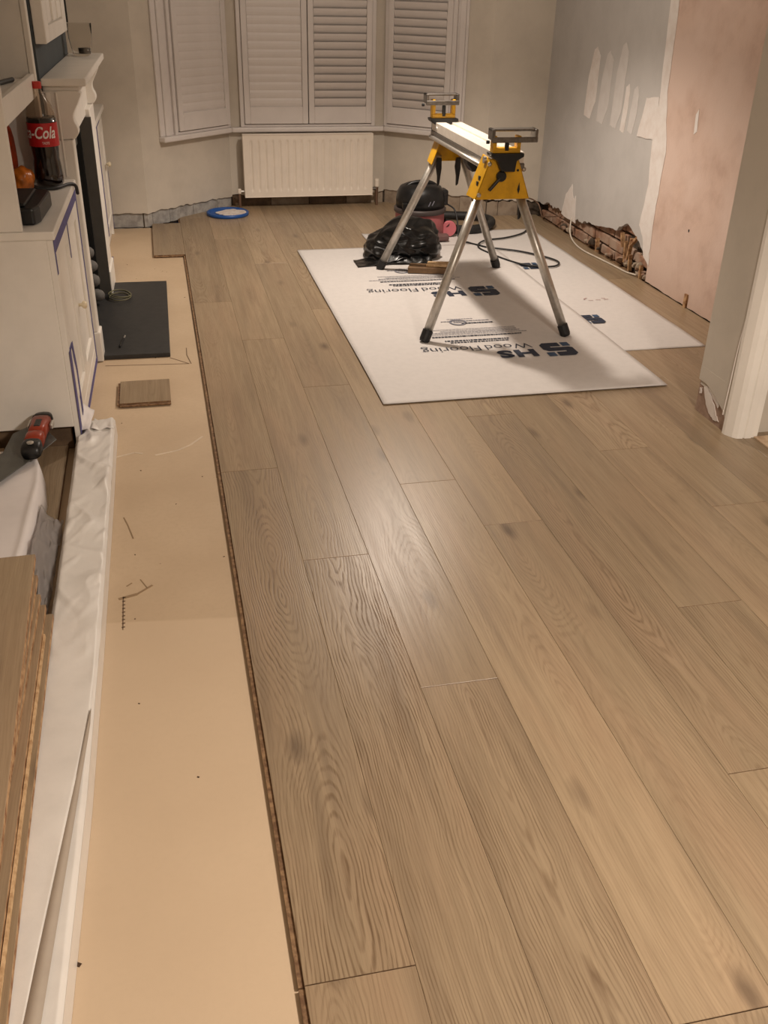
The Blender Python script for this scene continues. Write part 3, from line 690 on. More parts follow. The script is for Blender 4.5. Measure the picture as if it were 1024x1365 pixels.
# --- fireplace surround
fs = thing('fireplace_surround', 'white carved fireplace surround with mantel shelf', 'fireplace', LW(0.05, 0.55, 0))
MB(LW).box(0.0, 0.178, -0.055, 1.335, 1.170, 1.200).build('mantel_shelf', WHITE, fs, bevel=0.006, seg=2)
MB(LW).box(0.0, 0.150, -0.030, 1.310, 1.148, 1.170).build('bed_moulding', WHITE, fs, bevel=0.008, seg=2)
MB(LW).box(0.0, 0.075, -0.02, 1.30, 0.93, 1.148).build('frieze', WHITE, fs, bevel=0.003, seg=1)
def corbel(v0, v1):
    pr = [(0.0, 1.150), (0.140, 1.150), (0.138, 1.115), (0.122, 1.085), (0.110, 1.06), (0.110, 1.035), (0.120, 1.012), (0.122, 0.990), (0.112, 0.972), (0.095, 0.965), (0.0, 0.96)]
    out = spline([(p[0], p[1], 0) for p in pr], 3); poly = [(p.x, p.y) for p in out]
    MB(lambda a, h, c: LW(a, h, c)).prism(poly, v0, v1, 'y').build('corbel', WHITE, fs, bevel=0.002, seg=1)
corbel(-0.035, 0.040); corbel(1.215, 1.29)
def leg(v0, v1, ins):
    MB(LW).box(0.0, 0.098, v0, v1, 0.125, 0.962).build('leg', WHITE, fs, bevel=0.004, seg=1)
    MB(LW).box(0.0, 0.108, v0-0.008, v1+0.008, -0.016, 0.125).build('leg_block', WHITE, fs, bevel=0.004, seg=1)
leg(-0.045, 0.045, 0); leg(1.005, 1.30, 0)
for v in (-0.046, ):   # mouldings on the near flank
    MB(LW).box(0.012, 0.030, v-0.006, v+0.002, 0.815, 1.148).box(0.050, 0.058, v-0.005, v+0.002, 0.815, 1.148).build('flank_moulding', WHITE, fs, bevel=0.002, seg=1)
slip = MB(LW).box(0.042, 0.100, 0.985, 1.004, -0.016, 0.925).box(-0.06, 0.02, 0.046, 0.060, -0.016, 0.925).box(-0.06, 0.02, 0.06, 0.985, 0.80, 0.925).build('grey_slip', GREYMETAL, fs)
MB(LW).box(-0.325, -0.315, 0.06, 0.985, -0.016, 0.90).box(-0.315, -0.06, 0.060, 0.070, -0.016, 0.90).box(-0.315, 0.041, 0.972, 0.9845, 0.005, 0.90).build('fire_back', SOOT, fs)
MB(LW).box(-0.20, 0.030, 0.72, 0.97, -0.010, 0.022).box(-0.20, -0.075, 0.80, 0.97, 0.022, 0.22).build('fire_basket', SOOT, fs, bevel=0.004, seg=1)
for i, (u, v, z) in enumerate(((0.040, 0.78, 0.058), (0.026, 0.82, 0.126), (0.018, 0.85, 0.196), (0.006, 0.875, 0.262))):
    bm = bmesh.new(); bmesh.ops.create_icosphere(bm, subdivisions=2, radius=0.042)
    for v_ in bm.verts:
        v_.co *= 1+0.18*nz(v_.co*14, 1, i); v_.co.z *= 0.8; v_.co.x *= 0.9
    me = bpy.data.meshes.new('fire_stone'); bm.to_mesh(me); bm.free(); me.materials.append(STONE)
    for p_ in me.polygons: p_.use_smooth = True
    o = bpy.data.objects.new('fire_stone', me); COL.objects.link(o); o.location = LW(u, v, z)
    tag(o, ('lowest of the rounded grey stones in the fireplace opening', 'second rounded grey stone up in the fireplace opening', 'third rounded grey stone up in the fireplace opening', 'topmost rounded grey stone in the fireplace opening')[i], 'stone', 'fireplace stones')
def slab_mb(poly, _):
    return MB().prism([(q[0], q[1]) for q in poly], -0.0175, 0.004, 'z')
hearth = tag(slab_mb([(-0.345, 4.473, -0.0175), (-0.017, 4.466, -0.0175), (-0.005, 5.700, -0.0175), (-0.298, 5.707, -0.0175), (-0.304, 5.494, -0.0175), (-0.60, 5.494, -0.0175), (-0.60, 4.562, -0.0175), (-0.320, 4.562, -0.0175), (-0.322, 4.473, -0.0175)][1:9], None).build('hearth_slab', SLATE, bevel=0.002, seg=1), 'black slate hearth slab set into the bare floor', 'hearth')
mir = thing('wall_frame', 'white grooved frame hanging over the mantelpiece', 'frame', LW(0.01, 0.45, 1.33))
MB(LW).box(0.0, 0.045, -0.045, 0.10, 1.325, 2.1).build('frame_side', WHITE, mir, bevel=0.003, seg=1)
MB(LW).box(0.0, 0.045, 0.78, 0.925, 1.325, 2.1).build('frame_side', WHITE, mir, bevel=0.003, seg=1)
MB(LW).box(0.0, 0.045, 0.10, 0.78, 1.325, 1.385).build('frame_bottom', WHITE, mir, bevel=0.003, seg=1)
MB(LW).box(0.0, 0.045, 0.10, 0.78, 2.02, 2.1).build('frame_top', WHITE, mir, bevel=0.003, seg=1)
MB(LW).box(0.002, 0.026, 0.10, 0.78, 1.385, 2.02).build('inner_panel', WHITE, mir)
for v in (0.13, 0.38, 0.60): MB(LW).box(0.026, 0.042, v, v+0.15, 1.392, 2.0).build('reed', WHITE, mir, bevel=0.006, seg=2)
MB(LW).box(0.0, 0.050, 0.955, 0.975, 1.36, 2.1).build('dark_edge', BLACKPL, mir)
gl = thing('candle_glass', 'frosted glass with a dark candle on the mantel shelf', 'candle', LW(0.115, 1.10, 1.201))
MB().lathe([(0.030, 0), (0.045, 0.01), (0.058, 0.08), (0.062, 0.15), (0.059, 0.15), (0.055, 0.08), (0.042, 0.012), (0.0, 0.010)], LW(0.085, 1.12, 1.2005), 24, caps=False).build('glass', FROST, gl, smooth=True)
MB().lathe([(0.030, 0), (0.030, 0.025), (0.0, 0.026)], LW(0.100, 1.12, 1.212), 20).build('candle', STEEL, gl, smooth=True)

# --- far cabinet
cab2 = thing('alcove_cabinet', 'white alcove cabinet beyond the fireplace at the far wall', 'cabinet', LW(-0.1, 1.9, 0))
W0, W1 = 1.345, 2.52
MB(LW).box(-0.385, 0.035, W0, W1, -0.016, 0.785).build('body', WHITE, cab2, bevel=0.002, seg=1)
MB(LW).box(-0.385, 0.072, W0, W1+0.01, 0.785, 0.815).build('worktop', WHITE, cab2, bevel=0.004, seg=2)
mid2 = (W0+W1)/2
doorset(cab2, W0+0.05, mid2-0.003, 0.07, 0.74, 0.036)
doorset(cab2, mid2+0.003, W1-0.04, 0.07, 0.74, 0.036, knob=(W1-0.12, 0.46))
MB(LW).box(0.035, 0.050, W0, W0+0.046, -0.016, 0.785).box(0.035, 0.050, W1-0.036, W1, -0.016, 0.785).build('face_frame', WHITE, cab2)
tape(cab2, [(W0+0.05, 0.770), (W1-0.3, 0.770)], 0.040, 0.0545)
tape(cab2, [(W0+0.03, 0.76), (W0+0.03, 0.05)], 0.04, 0.0545)
tape(cab2, [(W0+0.16, 0.62), (W0+0.22, 0.50)], 0.05, 0.0552)
tape(cab2, [(mid2, 0.75), (mid2, 0.10)], 0.035, 0.0552)
tape(cab2, [(W1-0.012, 0.4), (W1-0.012, 0.02)], 0.016, 0.0545)
o = MB(LW).prism([(W0-0.02, -0.005), (W0+0.35, -0.005), (W0+0.35, 0.03), (W0-0.02, 0.05)], 0.074, 0.082, 'x').build('tape_flap', BLUETAPE, cab2)

# --- things on the near cabinet and shelf
BX, BY, BZ = LW(0.000, -0.205, 0.8105)
bot = thing('cola_bottle', 'large cola bottle with red cap and red label on the cabinet top', 'bottle', (BX, BY, BZ))
pr = [(0.034, 0), (0.050, 0.004), (0.057, 0.018), (0.058, 0.05), (0.055, 0.085), (0.052, 0.11), (0.055, 0.145), (0.056, 0.225), (0.057, 0.262)]
up = [(0.057, 0.262), (0.055, 0.282), (0.046, 0.308), (0.031, 0.335), (0.020, 0.355), (0.0155, 0.367), (0.0155, 0.375)]
MB().lathe(pr, (BX, BY, BZ), 28).build('cola', COLA, bot, smooth=True)
MB().lathe(up+[(0.0135, 0.375), (0.018, 0.354), (0.029, 0.334), (0.044, 0.307), (0.053, 0.281), (0.055, 0.264)], (BX, BY, BZ), 28, caps=False).build('bottle_neck', CLEARPL, bot, smooth=True)
MB().lathe([(0.019, 0), (0.019, 0.022), (0.016, 0.025)], (BX, BY, BZ+0.368), 20).build('cap', REDCAP, bot)
lab = MB().lathe([(0.0585, 0), (0.0585, 0.088)], (BX, BY, BZ+0.158), 40, caps=False).build('label_band', REDLAB, bot, smooth=True)
ang = math.atan2(0-BY, 0-BX)
def wrap_text(body, size, z, a_mid, rad, mat, parent, bold=0, shear=0, name='label_text'):
    cu = bpy.data.curves.new(name, 'FONT'); cu.body = body; cu.size = size; cu.offset = bold; cu.shear = shear; cu.align_x = 'CENTER'; cu.resolution_u = 3
    t = bpy.data.objects.new(name, cu); COL.objects.link(t); dg = bpy.context.evaluated_depsgraph_get()
    me = bpy.data.meshes.new_from_object(t.evaluated_get(dg)); bpy.data.objects.remove(t)
    for v in me.vertices:
        a = a_mid+v.co.x/rad; v.co = Vector((BX+rad*math.cos(a), BY+rad*math.sin(a), z+v.co.y*1.35))
    me.materials.clear(); me.materials.append(mat); o = bpy.data.objects.new(name, me); COL.objects.link(o); setparent(o, parent)
wrap_text('Coca-Cola', 0.046, BZ+0.190, ang-0.85, 0.0595, PRWHITE, lab, bold=0.0008, shear=0.30)
wrap_text('TASTE', 0.010, BZ+0.168, ang+0.1, 0.0595, PRWHITE, lab)

def puffy(name, c, sx, sy, sz, mat, label, cat, seed, group=None, rot_=0):
    bm = bmesh.new(); bmesh.ops.create_icosphere(bm, subdivisions=4, radius=1)
    for v in bm.verts:
        p = v.co.copy(); k = 1+0.16*nz(p, 2.2, seed)+0.07*abs(nz(p, 5.0, seed+1)); v.co = p*k
        v.co = Vector((v.co.x*sx, v.co.y*sy, max(v.co.z, -0.86)*sz))
    zmin = min(v.co.z for v in bm.verts)
    for v in bm.verts: v.co.z -= zmin
    me = bpy.data.meshes.new(name); bm.to_mesh(me); bm.free(); me.materials.append(mat)
    for p_ in me.polygons: p_.use_smooth = True
    o = bpy.data.objects.new(name, me); COL.objects.link(o); o.location = c; o.rotation_euler = (0, 0, rot_); return tag(o, label, cat, group)
puffy('crisp_packet', LW(-0.090, -0.31, 0.8115), 0.045, 0.06, 0.05, ORANGE, 'crumpled yellow orange packet low beside the cola bottle', 'packet', 3)
puffy('crisp_packet', LW(-0.165, -0.20, 0.8115), 0.05, 0.05, 0.150, REDORANGE, 'tall red orange packet standing behind the cola bottle', 'packet', 5)
puffy('dark_bag', LW(-0.155, -0.42, 0.8115), 0.050, 0.06, 0.12, BLACKPL, 'black bag slumped inside the lower bookcase bay', 'bag', 8)
bxo = thing('tool_case', 'small black plastic case lying on the near end of cabinet top', 'case', LW(-0.03, -0.80, 0.8105))
MB(LW).prism([(-0.075, -0.93), (0.018, -0.93), (0.035, -0.88), (0.045, -0.62), (0.030, -0.58), (-0.075, -0.58)], 0.8112, 0.868, 'z').build('case_body', BLACKPL, bxo, bevel=0.008, seg=2)
MB(LW).prism([(-0.070, -0.90), (-0.01, -0.90), (-0.005, -0.62), (-0.070, -0.62)], 0.868, 0.880, 'z').build('case_lid', BLACKPL, bxo, bevel=0.004, seg=2)
MB(LW).box(-0.07, -0.035, -0.962, -0.928, 0.814, 0.836).build('handle', BLACKPL, bxo, bevel=0.004, seg=2)
tag(MB().tube(spline([LW(-0.060, -0.30, 0.830), LW(-0.03, -0.31, 0.820), LW(0.03, -0.30, 0.818), LW(0.075, -0.225, 0.8185), LW(0.097, -0.20, 0.808), LW(0.100, -0.17, 0.77)]), 0.007, 8).build('black_strap', CABLEB, smooth=True), 'black strap lying across cabinet top and over its edge', 'strap')
pen = thing('marker_pen', 'dark marker pen lying on the bookcase shelf', 'pen', LW(-0.08, -0.45, 1.208))
MB().tube([LW(-0.075, -0.28, 1.2165), LW(-0.11, -0.42, 1.2165)], 0.009, 10).build('barrel', BLACKPL, pen)
MB().tube([LW(-0.11, -0.42, 1.2165), LW(-0.125, -0.48, 1.2165)], 0.0095, 10).build('pen_cap', GREYPR, pen)

# --- small things on the hearth and bare floor
wc_ = []
for i in range(70):
    t = i/70*2*PI*3.2; r_ = 0.048+0.006*math.sin(t*0.7); wc_.append((-0.262+r_*math.cos(t)*1.15, 5.40+r_*1.6*math.sin(t), 0.0075+0.010*i/70+0.018*max(0, math.sin(t*0.5))))
tag(MB().tube(wc_, 0.0028, 6).build('wire_coil', WIRE, smooth=True), 'loose coil of olive wire lying on the black hearth', 'wire')
pc = thing('screwdriver', 'small dark pencil like tool lying on the black hearth', 'tool', (-0.24, 4.65, 0.005))
MB().tube([(-0.251, 4.568, 0.0095), (-0.234, 4.690, 0.0095)], 0.005, 8).build('shaft', BLACKPL, pc)
MB().tube([(-0.234, 4.690, 0.0095), (-0.2285, 4.729, 0.0095)], 0.0045, 8).build('tip', ALU, pc)
oc = thing('floor_offcut', 'square oak flooring offcut lying on the bare beige floor', 'offcut', (-0.13, 4.0, -0.0175))
o = make_plank(-0.242, -0.030, 3.880, 4.135, 0.0012, th=0.018, parent=oc, name='offcut_board', grain=0.25); 
MB().box(-0.252, -0.241, 3.884, 4.13, -0.013, -0.006).box(-0.24, -0.03, 3.870, 3.882, -0.013, -0.006).build('tongue', OAKEDGE, oc)

# ================================================================ PLASTIC WRAPPED PACK, PLANK STACK, TOOL
pack = thing('wrapped_board_pack', 'long white plastic wrapped board pack on the left floor', 'pack', (-0.32, 2.2, -0.0175))
def pedge(y, side):
    L = [(3.60, -0.364, -0.248), (3.485, -0.366, -0.248), (3.46, -0.387, -0.249), (3.06, -0.386, -0.250), (2.2, -0.392, -0.257), (1.6, -0.40, -0.266), (1.05, -0.408, -0.284), (-0.2, -0.43, -0.33)]
    for a, b in zip(L, L[1:]):
        if a[0] >= y >= b[0]:
            t = (a[0]-y)/(a[0]-b[0]); return (a[side]+(b[side]-a[side])*t)
    return L[-1][side]
def pack_top(u, v):
    y = 3.60-3.8*v; x0, x1 = pedge(y, 1), pedge(y, 2); x = x0+(x1-x0)*u
    e = min(u, 1-u)
    z = 0.055+0.004*nz((x, y, 0), 9, 2)*min(1, e*8)
    # creases in the far, slacker half
    s = max(0, min(1, (y-1.9)/0.7))
    z += s*0.022*(0.22-min(0.22, abs(nz((x*1.0+y*0.55, y*0.55-x*0.3, 0), 7, 4))))*min(1, e*8)*2+s*0.009*max(0, nz((x*2-y*0.9, y*0.7, 1), 13, 6))
    z -= 0.010*max(0, 1-e*14)
    return (x, y, z)
MB().grid(pack_top, 44, 420).build('top_wrap', FILM, pack, smooth=True)
mb = MB()
ys = [3.60-3.8*i/40 for i in range(41)]
for side in (1, 2):
    vs = []; fs_ = []
    for y in ys: vs += [(pedge(y, side), y, 0.046), (pedge(y, side)+(0.002 if side == 2 else -0.002), y, -0.0172)]
    mb.add(vs, [(2*i, 2*i+1, 2*i+3, 2*i+2) for i in range(40)])
mb.add([(pedge(3.6, 1), 3.6, 0.05), (pedge(3.6, 2), 3.6, 0.05), (pedge(3.6, 2), 3.6, -0.017), (pedge(3.6, 1), 3.6, -0.017)], [(0, 1, 2, 3)])
mb.build('side_wrap', FILM, pack)
# overlap of the sleeve: a greyish open edge that runs in from the right towards the camera
def sl_l(y): return -0.268-max(0, 1.86-y)*0.100 if y > 1.2 else -0.334-(1.2-y)*0.09
def sl_r(y): return -0.268-max(0, 1.80-y)*0.066
sy = [1.86-2.0*i/40 for i in range(41)]
vs = []; 
for y in sy: vs += [(sl_l(y), y, 0.0625), (sl_r(y), y, 0.0585)]
MB().add(vs, [(2*i, 2*i+1, 2*i+3, 2*i+2) for i in range(40)]).build('sleeve_edge', SLEEVE, pack, smooth=True, solid=0.001)
def flap(u, v):   # the loose upper layer left of that edge
    y = 1.95-2.1*v; x0 = pedge(y, 1)+0.004; x1 = min(sl_l(y)+0.001, pedge(y, 2)-0.002); x = x0+(x1-x0)*u
    return (x, y, 0.0520+0.0080*min(1, v*7)+0.0035*min(1, u*6)*min(1, v*7)+0.003*nz((x, y, 0), 8, 5)*min(1, 6*min(u, 1-u)))
MB().grid(flap, 16, 60).build('upper_wrap', FILM, pack, smooth=True, solid=0.001)
# far end: white tongue and slack translucent corner of the wrap
MB().grid(lambda u, v: (-0.385+0.045*u+0.012*v, 3.50+0.18*v, 0.062+0.035*v*(1-u)+0.006*nz((u*3, v*3, 0), 1, 3)), 8, 10).build('wrap_tongue', WHITESHEET, pack, smooth=True, solid=0.0015)
MB().grid(lambda u, v: (-0.335+0.085*u+0.004*v, 3.50+(0.20-0.14*u)*v, 0.060-0.045*v*v+0.010*nz((u*3, v*3, 2), 1, 3)), 12, 10).build('wrap_corner', FILM, pack, smooth=True, solid=0.0012)
# loose plank under the left-hand clutter
lp = tag(make_plank(-0.62, -0.425, 1.2, 3.505, -0.0005, th=0.0165, name='loose_plank', grain=0.35), 'loose oak plank lying between cabinet end and white pack', 'plank')
lp['tone'] = 0.0
stack = []
STG = 'oak planks stacked at the lower left'
def stacked(x1, y1, z1, length, wd, rz, label, grain=0.3):
    cx_, cy_ = x1-wd/2, y1-length/2
    o = make_plank(cx_-wd/2, cx_+wd/2, cy_-length/2, cy_+length/2, z1, th=0.0175, name='stacked_plank', grain=grain)
    # turn about the far right corner
    c = Vector((x1, y1)); v = Vector((-wd/2, -length/2)); a = rz
    v = Vector((v.x*math.cos(a)-v.y*math.sin(a), v.x*math.sin(a)+v.y*math.cos(a)))
    o.location = (c.x+v.x, c.y+v.y, z1); o.rotation_euler = (0, 0, a)
    o.data.materials[1] = OAKRAW
    tag(o, label, 'plank', STG); return o
stacked(-0.425, 2.31, 0.0185, 1.5, 0.20, 0.0, 'lowest plank of the stack at the left, mostly hidden')
stacked(-0.425, 2.28, 0.0375, 1.5, 0.20, 0.0, 'second plank up in the left stack, mostly hidden')
stacked(-0.425, 2.29, 0.0600, 1.5, 0.20, 0.0, 'third plank up in the left stack, hidden behind white pack')
stacked(-0.378, 2.245, 0.0855, 1.5, 0.20, 0.010, 'oak plank jutting furthest right from the stack over white wrap', 0.2)
stacked(-0.396, 2.265, 0.1040, 1.5, 0.20, 0.008, 'stacked plank with short projecting corner below the top boards')
stacked(-0.409, 2.29, 0.1225, 1.5, 0.20, -0.006, 'splintered edge plank third from the top of stack')
stacked(-0.420, 2.36, 0.1410, 1.5, 0.20, 0.012, 'plank second from the top of the stack')
stacked(-0.430, 2.44, 0.1600, 1.5, 0.20, 0.030, 'topmost oak plank of the stack at lower left')
tag(MB().hexa([(-0.394, 2.145, 0.0860), (-0.388, 2.14, 0.0860), (-0.378, 1.0, 0.0860), (-0.384, 1.0, 0.0860)], [(-0.394, 2.145, 0.0935), (-0.389, 2.14, 0.0935), (-0.379, 1.0, 0.096), (-0.384, 1.0, 0.096)]).build('wood_sliver', OAKPALE), 'thin pale split sliver of oak lying along the stack edge', 'sliver')
# brown plank ends far left by the cabinet
for i, (x, y, z) in enumerate(((-0.655, 3.62, 0.018), (-0.645, 3.60, 0.037), (-0.67, 3.64, 0.056))):
    o = make_plank(x-0.15, x, y-0.8, y-0.16, z, th=0.018, name='plank_end', grain=0.4)
    o.data.materials[1] = OAKRAW
    tag(o, ('lowest of the short planks at the far left under grey sheet', 'middle short plank at the far left by the cabinet', 'top short plank at the far left by the cabinet')[i], 'plank', 'short planks by the cabinet')
# white sheet draped over the clutter
def sheet_fn(u, v):
    L = [(3.27, -0.70, -0.505), (3.15, -0.70, -0.478), (3.0, -0.70, -0.462), (2.78, -0.70, -0.462), (2.54, -0.70, -0.472), (2.40, -0.70, -0.50)]
    y = 3.27-0.87*v
    for a, b in zip(L, L[1:]):
        if a[0]+1e-6 >= y >= b[0]-1e-6:
            t = (a[0]-y)/(a[0]-b[0]); x1 = a[2]+(b[2]-a[2])*t; break
    x = -0.70+(x1+0.70)*u
    z = 0.098+0.010*nz((x, y, 0), 6, 9)-0.090*max(0, (u-0.93)/0.07)**2
    z += 0.006*math.exp(-((x+0.49-0.03*(y-2.8))/0.01)**2)
    return (x, y, z)
tag(MB().grid(sheet_fn, 36, 36).build('white_sheet', WHITESHEET, smooth=True, solid=0.0012), 'white paper sheet draped over clutter by the left stack', 'sheet')
bx = tag(MB().box(-0.64, -0.52, 2.45, 3.22, 0.0002, 0.085).build('cardboard_box', M('brown_card', (0.30, 0.20, 0.11), 0.8), bevel=0.003, seg=1), 'brown carton hidden beneath the white paper sheet', 'box')
# crumpled clear film between sheet and pack
def crump(u, v):
    y = 2.88-0.60*v; x = -0.462+(0.062-0.014*v)*u
    z = 0.004+0.085*(1-u)*(0.35+0.65*math.sin(PI*min(1, v*1.1+0.08)))+0.030*abs(nz((u*2.5, v*7, 0), 1, 12))+0.014*nz((u*6, v*16, 0), 1, 14)
    return (x, y, max(z, 0.003))
tag(MB().grid(crump, 26, 60).build('crumpled_film', TRANSF, smooth=True, solid=0.0008), 'crumpled grey translucent film between plank stack and white pack', 'plastic film')
# dark grey sheet with the red tool on it
gs = MB()
poly = [(-0.515, 3.470), (-0.438, 3.300), (-0.455, 3.262), (-0.520, 3.130), (-0.60, 2.985), (-0.72, 2.90), (-0.72, 3.10), (-0.612, 3.215), (-0.595, 3.375)]
gs.prism(poly, 0.1165, 0.1200, 'z')
tag(gs.build('grey_sheet', GREYSH, bevel=0.001, seg=1), 'dark grey flat sheet under the red and black hand tool', 'sheet')
tool = thing('hand_tool', 'red and black hand tool lying on the dark grey sheet', 'tool', (-0.505, 3.27, 0.121))
ax = Vector((-0.020, -0.30, 0)).normalized(); P0 = Vector((-0.492, 3.40, 0.1500)); sd = Vector((-ax.y, ax.x, 0))
def tool_sec(pts):   # pts: (distance, half width, height)
    vs = []; n = 12
    for (d, hw, h) in pts:
        for k in range(n):
            t = 2*PI*k/n; c, s_ = math.cos(t), math.sin(t)
            cc = math.copysign(abs(c)**0.6, c); ss = math.copysign(abs(s_)**0.6, s_)
            vs.append(P0+ax*d+sd*hw*cc+Vector((0, 0, -0.0275+h/2+h/2*ss)))
    fs_ = [(i*n+k, i*n+(k+1) % n, (i+1)*n+(k+1) % n, (i+1)*n+k) for i in range(len(pts)-1) for k in range(n)]
    fs_ += [tuple(range(n)), tuple(range((len(pts)-1)*n, len(pts)*n))]
    return MB().add(vs, fs_)
tool_sec([(-0.065, 0.012, 0.03), (-0.055, 0.028, 0.042), (-0.03, 0.036, 0.048), (-0.005, 0.036, 0.050)]).build('black_nose', BLACKPL, tool, smooth=True)
tool_sec([(-0.006, 0.034, 0.050), (0.02, 0.034, 0.054), (0.08, 0.030, 0.054), (0.13, 0.030, 0.052)]).build('red_body', RED, tool, smooth=True)
tool_sec([(0.134, 0.031, 0.053), (0.15, 0.032, 0.054), (0.20, 0.031, 0.052)]).build('red_grip', RED, tool, smooth=True)
tool_sec([(0.130, 0.028, 0.049), (0.134, 0.028, 0.049)]).build('seam', BLACKPL, tool)
tool_sec([(0.200, 0.032, 0.052), (0.22, 0.036, 0.05), (0.25, 0.034, 0.044), (0.262, 0.026, 0.03)]).build('black_end', BLACKPL, tool, smooth=True)
c = P0+ax*0.07+Vector((0, 0, 0.024)); MB().bar(c-ax*0.03, c+ax*0.03, 0.022, 0.008).build('thumb_slot', BLACKPL, tool, bevel=0.003)
c = P0+ax*0.03+sd*0.040+Vector((0, 0, 0.0)); MB().bar(c-ax*0.02, c+ax*0.025, 0.012, 0.02).build('chrome_clip', ALU, tool, bevel=0.004)
c = P0+ax*0.03-sd*0.038; MB().bar(c-ax*0.03, c+ax*0.03, 0.007, 0.02).build('chrome_clip', ALU, tool, bevel=0.003)
c = P0+ax*0.235+Vector((0, 0, 0.022)); MB().lathe([(0.012, 0), (0.012, 0.004), (0.006, 0.006)], c, 12).build('brass_screw', ALU, tool)

# ================================================================ UNDERLAY PAPER WITH PRINT
def paper(name, x0, x1, y0, y1, z, seed, label, notch=None):
    def fn(u, v):
        x = x0+(x1-x0)*u; y = y0+(y1-y0)*v
        f = 0.0015*abs(math.sin((y-y0)/0.42*PI))+0.0018*max(0, nz((x, y, 0), 2.2, seed))
        ed = 0.004*max(0, 1-min(u, 1-u)*40)*max(0, nz((x*0.2, y, 0), 3, seed+1))
        return (x+0.004*nz((0, y, 0), 2, seed), y+0.004*nz((x, 0, 0), 2, seed), z+f+ed)
    o = MB().grid(fn, 50, 90).build(name, PAPER, smooth=True, solid=0.0008)
    return tag(o, label, 'paper', 'printed underlay sheets')
pb = paper('underlay_sheet', 1.36, 2.615, 4.14, 6.69, 0.0012, 3, 'white printed paper sheet lying nearest the right wall')
pa = paper('underlay_sheet', 0.850, 2.165, 3.675, 6.285, 0.0062, 1, 'white printed paper sheet under the stand, closest to camera')
# emblem: block S with one loose blue square, drawn in a unit cell and turned to face away from the camera
def emblem(parent, cx_, cy_, sz, z, rz=PI):
    mm = Matrix.Translation((cx_, cy_, z)) @ Matrix.Rotation(rz, 4, 'Z') @ Matrix.Diagonal((sz, sz*1.15, 1, 1)) @ Matrix.Translation((-0.5, -0.5, 0))
    def pc(poly, mat, nm):
        MB(lambda a, b, c: mm @ Vector((a, b, c))).prism(poly, 0, 0.0006, 'z').build(nm, mat, parent)
    pc([(0, 0.42), (0, 0.86), (0.14, 1), (0.66, 1), (0.66, 0.72), (0.30, 0.72), (0.30, 0.62), (0.86, 0.62), (1, 0.48), (1, 0.14), (0.86, 0), (0.34, 0), (0.34, 0.28), (0.70, 0.28), (0.70, 0.36), (0.10, 0.36)], NAVY, 'emblem')
    pc([(0.74, 0.72), (1, 0.72), (1, 1), (0.74, 1)], BLUEPR, 'emblem_square')
    pc([(0, 0), (0.26, 0), (0.26, 0.28), (0, 0.28)], BLUEPR, 'emblem_square')
def print_block(parent, cx_, cy_, z):
    """cx_, cy_ : centre of the emblem; the print reads from the far side of the sheet"""
    emblem(parent, cx_, cy_, 0.155, z)
    text_mesh('print_letter', 'H', 0.125, NAVY, parent, (cx_-0.12, cy_+0.015, z+0.0004), PI, bold=0.006, xs=1.25)
    text_mesh('print_letter', 'S', 0.125, NAVY, parent, (cx_-0.245, cy_+0.015, z+0.0004), PI, bold=0.006, xs=1.25)
    wo_ = text_mesh('print_word', 'Wood', 0.098, NAVY, parent, (cx_-0.115, cy_+0.110, z+0.0004), PI, xs=0.92, bold=-0.001)
    text_mesh('print_word', 'Flooring', 0.098, NAVY, parent, (min(v.co.x for v in wo_.data.vertices)-0.022, cy_+0.110, z+0.0004), PI, xs=0.92, bold=-0.001)
    def line(x, y, l_, h, mat, gaps):
        mb = MB(); xx = x
        while xx > x-l_:
            s = R.uniform(0.006, 0.02); mb.box(xx-s, xx, y, y+h, z, z+0.0005); xx -= s+gaps
        mb.build('small_print', mat, parent)
    line(cx_-0.20, cy_+0.165, 0.30, 0.011, NAVY, 0.004)
    line(cx_-0.19, cy_+0.190, 0.33, 0.013, NAVY, 0.004)
    line(cx_-0.10, cy_+0.255, 0.46, 0.012, NAVY, 0.003)
    line(cx_-0.06, cy_+0.290, 0.55, 0.006, GREYPR, 0.003)
    line(cx_-0.09, cy_+0.315, 0.46, 0.008, GREYPR, 0.003)
    line(cx_-0.10, cy_+0.340, 0.40, 0.006, GREYPR, 0.002)
    line(cx_-0.10, cy_+0.365, 0.45, 0.005, GREYPR, 0.002)
    line(cx_-0.19, cy_+0.450, 0.16, 0.014, NAVY, 0.003)
    line(cx_-0.20, cy_+0.490, 0.26, 0.008, GREYPR, 0.003)
    line(cx_-0.28, cy_+0.525, 0.14, 0.006, GREYPR, 0.003)
    MB().lathe([(0.035, 0), (0.046, 0), (0.046, 0.0005), (0.035, 0.0005)], (cx_-0.375, cy_+0.475, z), 28, caps=False).build('print_stamp', GREYPR, parent)
    line(cx_-0.355, cy_+0.470, 0.04, 0.008, GREYPR, 0.002)
print_block(pa, 1.845, 4.195, 0.0112)
print_block(pa, 1.785, 5.205, 0.0112)
for i in range(2):
    emblem(pb, 2.205+0.045*i, 4.625+1.075*i, 0.120, 0.0062)
for (x, y, n, rot_) in ((2.02, 4.86, 5, 0.6), (2.36, 4.95, 6, 0.2), (2.08, 5.98, 5, 0.3)):
    mb = MB()
    for i in range(n):
        a = rot_+R.uniform(-0.5, 0.5); px_, py_ = x+R.uniform(-0.06, 0.06), y+R.uniform(-0.03, 0.03); l_ = R.uniform(0.01, 0.035)
        mb.bar((px_, py_, 0.0060), (px_+math.cos(a)*l_, py_+math.sin(a)*l_, 0.0060), 0.005, 0.0006)
    mb.build('small_print', GREYPR if y != 4.95 else REDPR, pb)

